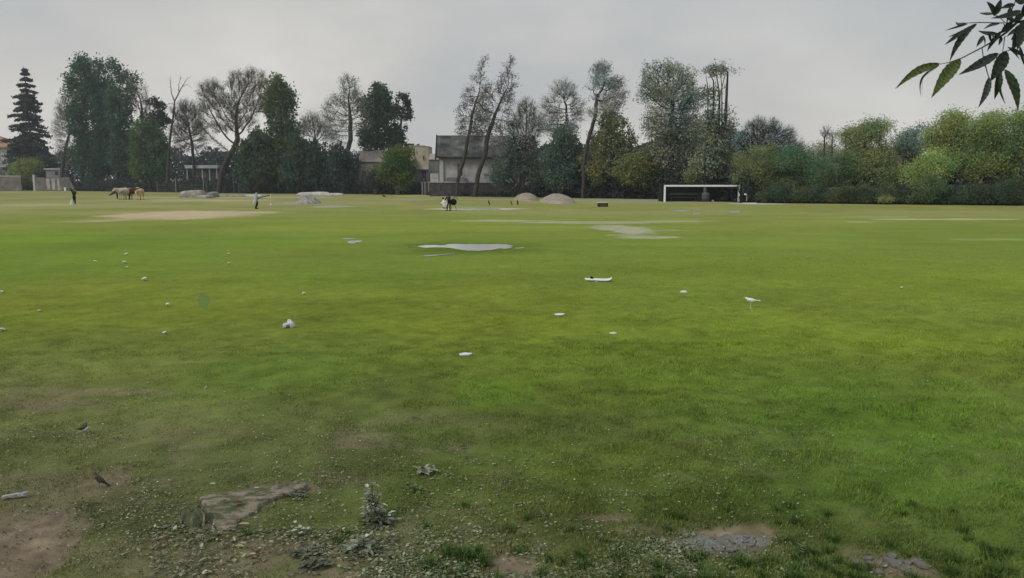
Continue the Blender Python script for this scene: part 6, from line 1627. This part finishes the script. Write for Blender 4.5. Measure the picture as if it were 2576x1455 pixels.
# ------------------------------------------------------------------ overhanging leafy branch, close to the viewer
def branch():
    cv = lambda a, b: (2201 + .1945 * a, .1945 * b)
    D0 = 2.6
    B = P(*cv(2100, 250), D0)
    r = thing('overhanging_branch', 'dark leafy branch hanging into the upper right corner', 'branch', B)
    def Q(a, b, d=0.): return P(*cv(a, b), D0 + d) - B
    M['twig'] = mat_plain('dark_twig', (.03, .028, .022), .8, .3, 40)
    for L, rr in (([(3300, -500), (2600, 60), (2100, 250), (1840, 290), (1700, 420), (1560, 520), (1380, 620), (1130, 750), (960, 810), (845, 832)], [.012, .009, .0055, .0042, .0036, .0028, .0022, .0018, .0013, .001]),
                  ([(1700, 420), (1665, 300), (1370, 293), (1180, 300)], [.0026, .0018, .0016, .001]), ([(1840, 290), (1690, 380), (1720, 230), (1800, 60), (1850, -80)], [.003, .0022, .002, .0015, .001]),
                  ([(1385, 618), (1400, 740), (1430, 860), (1475, 1010), (1482, 1130)], [.0012, .0015, .0018, .0013, .0007]), ([(1680, 470), (1650, 690)], [.0016, .001]),
                  ([(2400, 150), (2000, 330), (1900, 520), (1780, 640), (1700, 660)], [.006, .0045, .004, .003, .001]), ([(1660, 235), (1600, 210), (1560, 205), (1520, 150)], [.0014, .0012, .001, .001]), ([(1600, 215), (1690, 300), (1780, 290)], [.001, .0012, .001])):
        MB().tube([Q(a, b, .02 * math.sin(a * .01)) for a, b in L], rr, 7).build('twig', M['twig'], r, smooth=True)
    def leafmat(name, lo, hi):
        m, nt, b, out = newmat(name)
        tc = nt.nodes.new('ShaderNodeTexCoord')
        n = nt.nodes.new('ShaderNodeTexNoise'); n.inputs['Scale'].default_value = 60; n.inputs['Detail'].default_value = 5
        nt.links.new(tc.outputs['Object'], n.inputs['Vector'])
        w = nt.nodes.new('ShaderNodeTexWave'); w.inputs['Scale'].default_value = 32; w.inputs['Distortion'].default_value = 4; w.bands_direction = 'DIAGONAL'
        nt.links.new(tc.outputs['Object'], w.inputs['Vector'])
        mx = nt.nodes.new('ShaderNodeMath'); mx.operation = 'MULTIPLY_ADD'; mx.inputs[1].default_value = .35
        nt.links.new(w.outputs['Fac'], mx.inputs[0]); nt.links.new(n.outputs[0], mx.inputs[2])
        rr_ = ramp(nt, mx.outputs[0], [(.4, lo), (.9, hi)])
        nt.links.new(rr_.outputs[0], b.inputs['Base Color']); b.inputs['Roughness'].default_value = .45; b.inputs['Specular IOR Level'].default_value = .35
        t = nt.nodes.new('ShaderNodeBsdfTranslucent'); nt.links.new(rr_.outputs[0], t.inputs[0])
        ms_ = nt.nodes.new('ShaderNodeMixShader'); ms_.inputs[0].default_value = .3
        nt.links.new(b.outputs[0], ms_.inputs[1]); nt.links.new(t.outputs[0], ms_.inputs[2]); nt.links.new(ms_.outputs[0], out.inputs[0])
        bp = nt.nodes.new('ShaderNodeBump'); bp.inputs['Distance'].default_value = .001; nt.links.new(mx.outputs[0], bp.inputs['Height']); nt.links.new(bp.outputs[0], b.inputs['Normal'])
        return m
    ML = {'L': leafmat('near_leaf_light', (.035, .062, .014), (.13, .17, .04)), 'D': leafmat('near_leaf_dark', (.012, .020, .013), (.045, .062, .042)), 'M': leafmat('near_leaf_mid', (.014, .030, .012), (.05, .08, .028))}
    LV = [(845, 825, 260, 1155, 105, 'L', .10), (830, 850, 597, 1260, 28, 'D', .25), (1110, 770, 730, 1270, 165, 'L', .05), (1600, 690, 1080, 972, 125, 'D', -.03), (1700, 660, 1490, 1060, 175, 'D', 0), (1480, 1000, 1335, 1400, 85, 'D', -.05),
          (1600, 930, 1545, 1290, 140, 'M', 0), (1680, 900, 1850, 1440, 140, 'M', -.05), (1650, 880, 1690, 1360, 40, 'D', .12), (1290, 310, 965, 800, 85, 'D', .08), (1320, 310, 945, 480, 60, 'D', -.05), (1110, 430, 900, 585, 50, 'D', 0), (1180, 305, 1040, 290, 62, 'D', -.3), (1200, 310, 900, 400, 28, 'D', 0),
          (1590, 440, 1330, 400, 65, 'D', -.1), (1410, 460, 1310, 610, 55, 'M', 0), (1410, 470, 1420, 590, 30, 'D', 0), (1610, 310, 1400, 385, 45, 'M', .1), (1550, 210, 1440, 20, 85, 'D', .05), (1550, 200, 1635, -20, 85, 'D', 0), (1540, 185, 1350, 170, 60, 'D', -.1), (1890, 140, 1495, 240, 85, 'D', -.06), (1815, 65, 1615, 115, 62, 'D', .05),
          (1470, 440, 1500, 545, 40, 'M', 0), (1500, 440, 1550, 520, 34, 'M', 0), (1640, 400, 1450, 670, 62, 'D', .05), (1640, 480, 1600, 590, 45, 'M', 0), (1860, 330, 1770, 640, 130, 'D', 0), (1720, 610, 1870, 775, 50, 'D', 0), (1740, 620, 1960, 730, 60, 'D', .05), (1870, 600, 1940, 870, 55, 'D', .05),
          (1960, 20, 1880, 260, 120, 'D', 0), (1980, 250, 1840, 650, 160, 'D', .03), (1800, 290, 1690, 200, 60, 'D', 0), (1900, 60, 1780, -60, 100, 'D', 0), (1950, 400, 1700, 480, 70, 'D', .1), (1780, 280, 1620, 440, 80, 'D', 0), (1900, 180, 1780, 300, 90, 'D', 0), (1760, 100, 1700, 250, 60, 'D', 0),
          (2000, 500, 2050, 900, 120, 'M', 0), (2100, 100, 2000, 400, 140, 'D', 0), (2150, 350, 2180, 760, 130, 'D', 0), (2300, 50, 2250, 420, 140, 'D', 0), (1990, -60, 1900, 60, 110, 'D', 0), (1840, 440, 1760, 520, 60, 'D', 0), (1930, 260, 1960, 480, 100, 'D', 0)]
    for i, (ax, ay, bx, by, w, mk, bend) in enumerate(LV):
        dd = .05 * math.sin(i * 2.3)
        A = Q(ax, ay, dd * .3); T_ = Q(bx, by, dd)
        d = T_ - A; L = d.length; ww = w * .1945 / F * D0 * .5
        nrm = Vector((random.uniform(-.35, .35), -1, random.uniform(.0, .5))).normalized()
        s = d.normalized().cross(nrm).normalized(); u = s.cross(d.normalized())
        mb = MB(); n = 16
        for k in range(n + 1):
            t = k / n
            q = ww * (math.sin(math.pi * min(1, t ** .75)) ** .9 if 0 < t < 1 else .02) * (1 - .15 * t)
            if 0 < k < n: q *= 1.0 + (.07 if k % 2 else -.05)
            c = A + d * t + s * (bend * L * math.sin(math.pi * t)) + u * (.03 * L * math.sin(math.pi * t))
            mb.v += [tuple(c - s * q + u * q * .25), tuple(c - s * q * .5 + u * q * .06), tuple(c - u * q * .1), tuple(c + s * q * .5 + u * q * .06), tuple(c + s * q + u * q * .25)]
        for k in range(n):
            a = k * 5
            for e in range(4): mb.f.append((a + e, a + e + 1, a + e + 6, a + e + 5))
        lf = mb.build('leaf', ML[mk], r, smooth=True)
        MB().tube([A + d * 0.0 - u * .0006, A + d * .5 + s * (bend * L) + u * (.03 * L) - u * .0006 - u * .001, A + d * .95 + u * .002], [.0009, .0007, .0003], 5).build('midrib', M['twig'], lf)
branch()

# ------------------------------------------------------------------ thin haze over the far part of the field
def haze():
    o = MB().box(-420, 420, 45, 420, .3, 60).build('haze', None)
    m = bpy.data.materials.new('haze'); m.use_nodes = True; nt = m.node_tree; nt.nodes.clear()
    out = nt.nodes.new('ShaderNodeOutputMaterial'); v = nt.nodes.new('ShaderNodeVolumeScatter')
    v.inputs['Color'].default_value = (.9, .96, 1, 1); v.inputs['Density'].default_value = .00048; v.inputs['Anisotropy'].default_value = .1
    nt.links.new(v.outputs[0], out.inputs['Volume'])
    o.data.materials.append(m); tag(o, kind='structure')
haze()
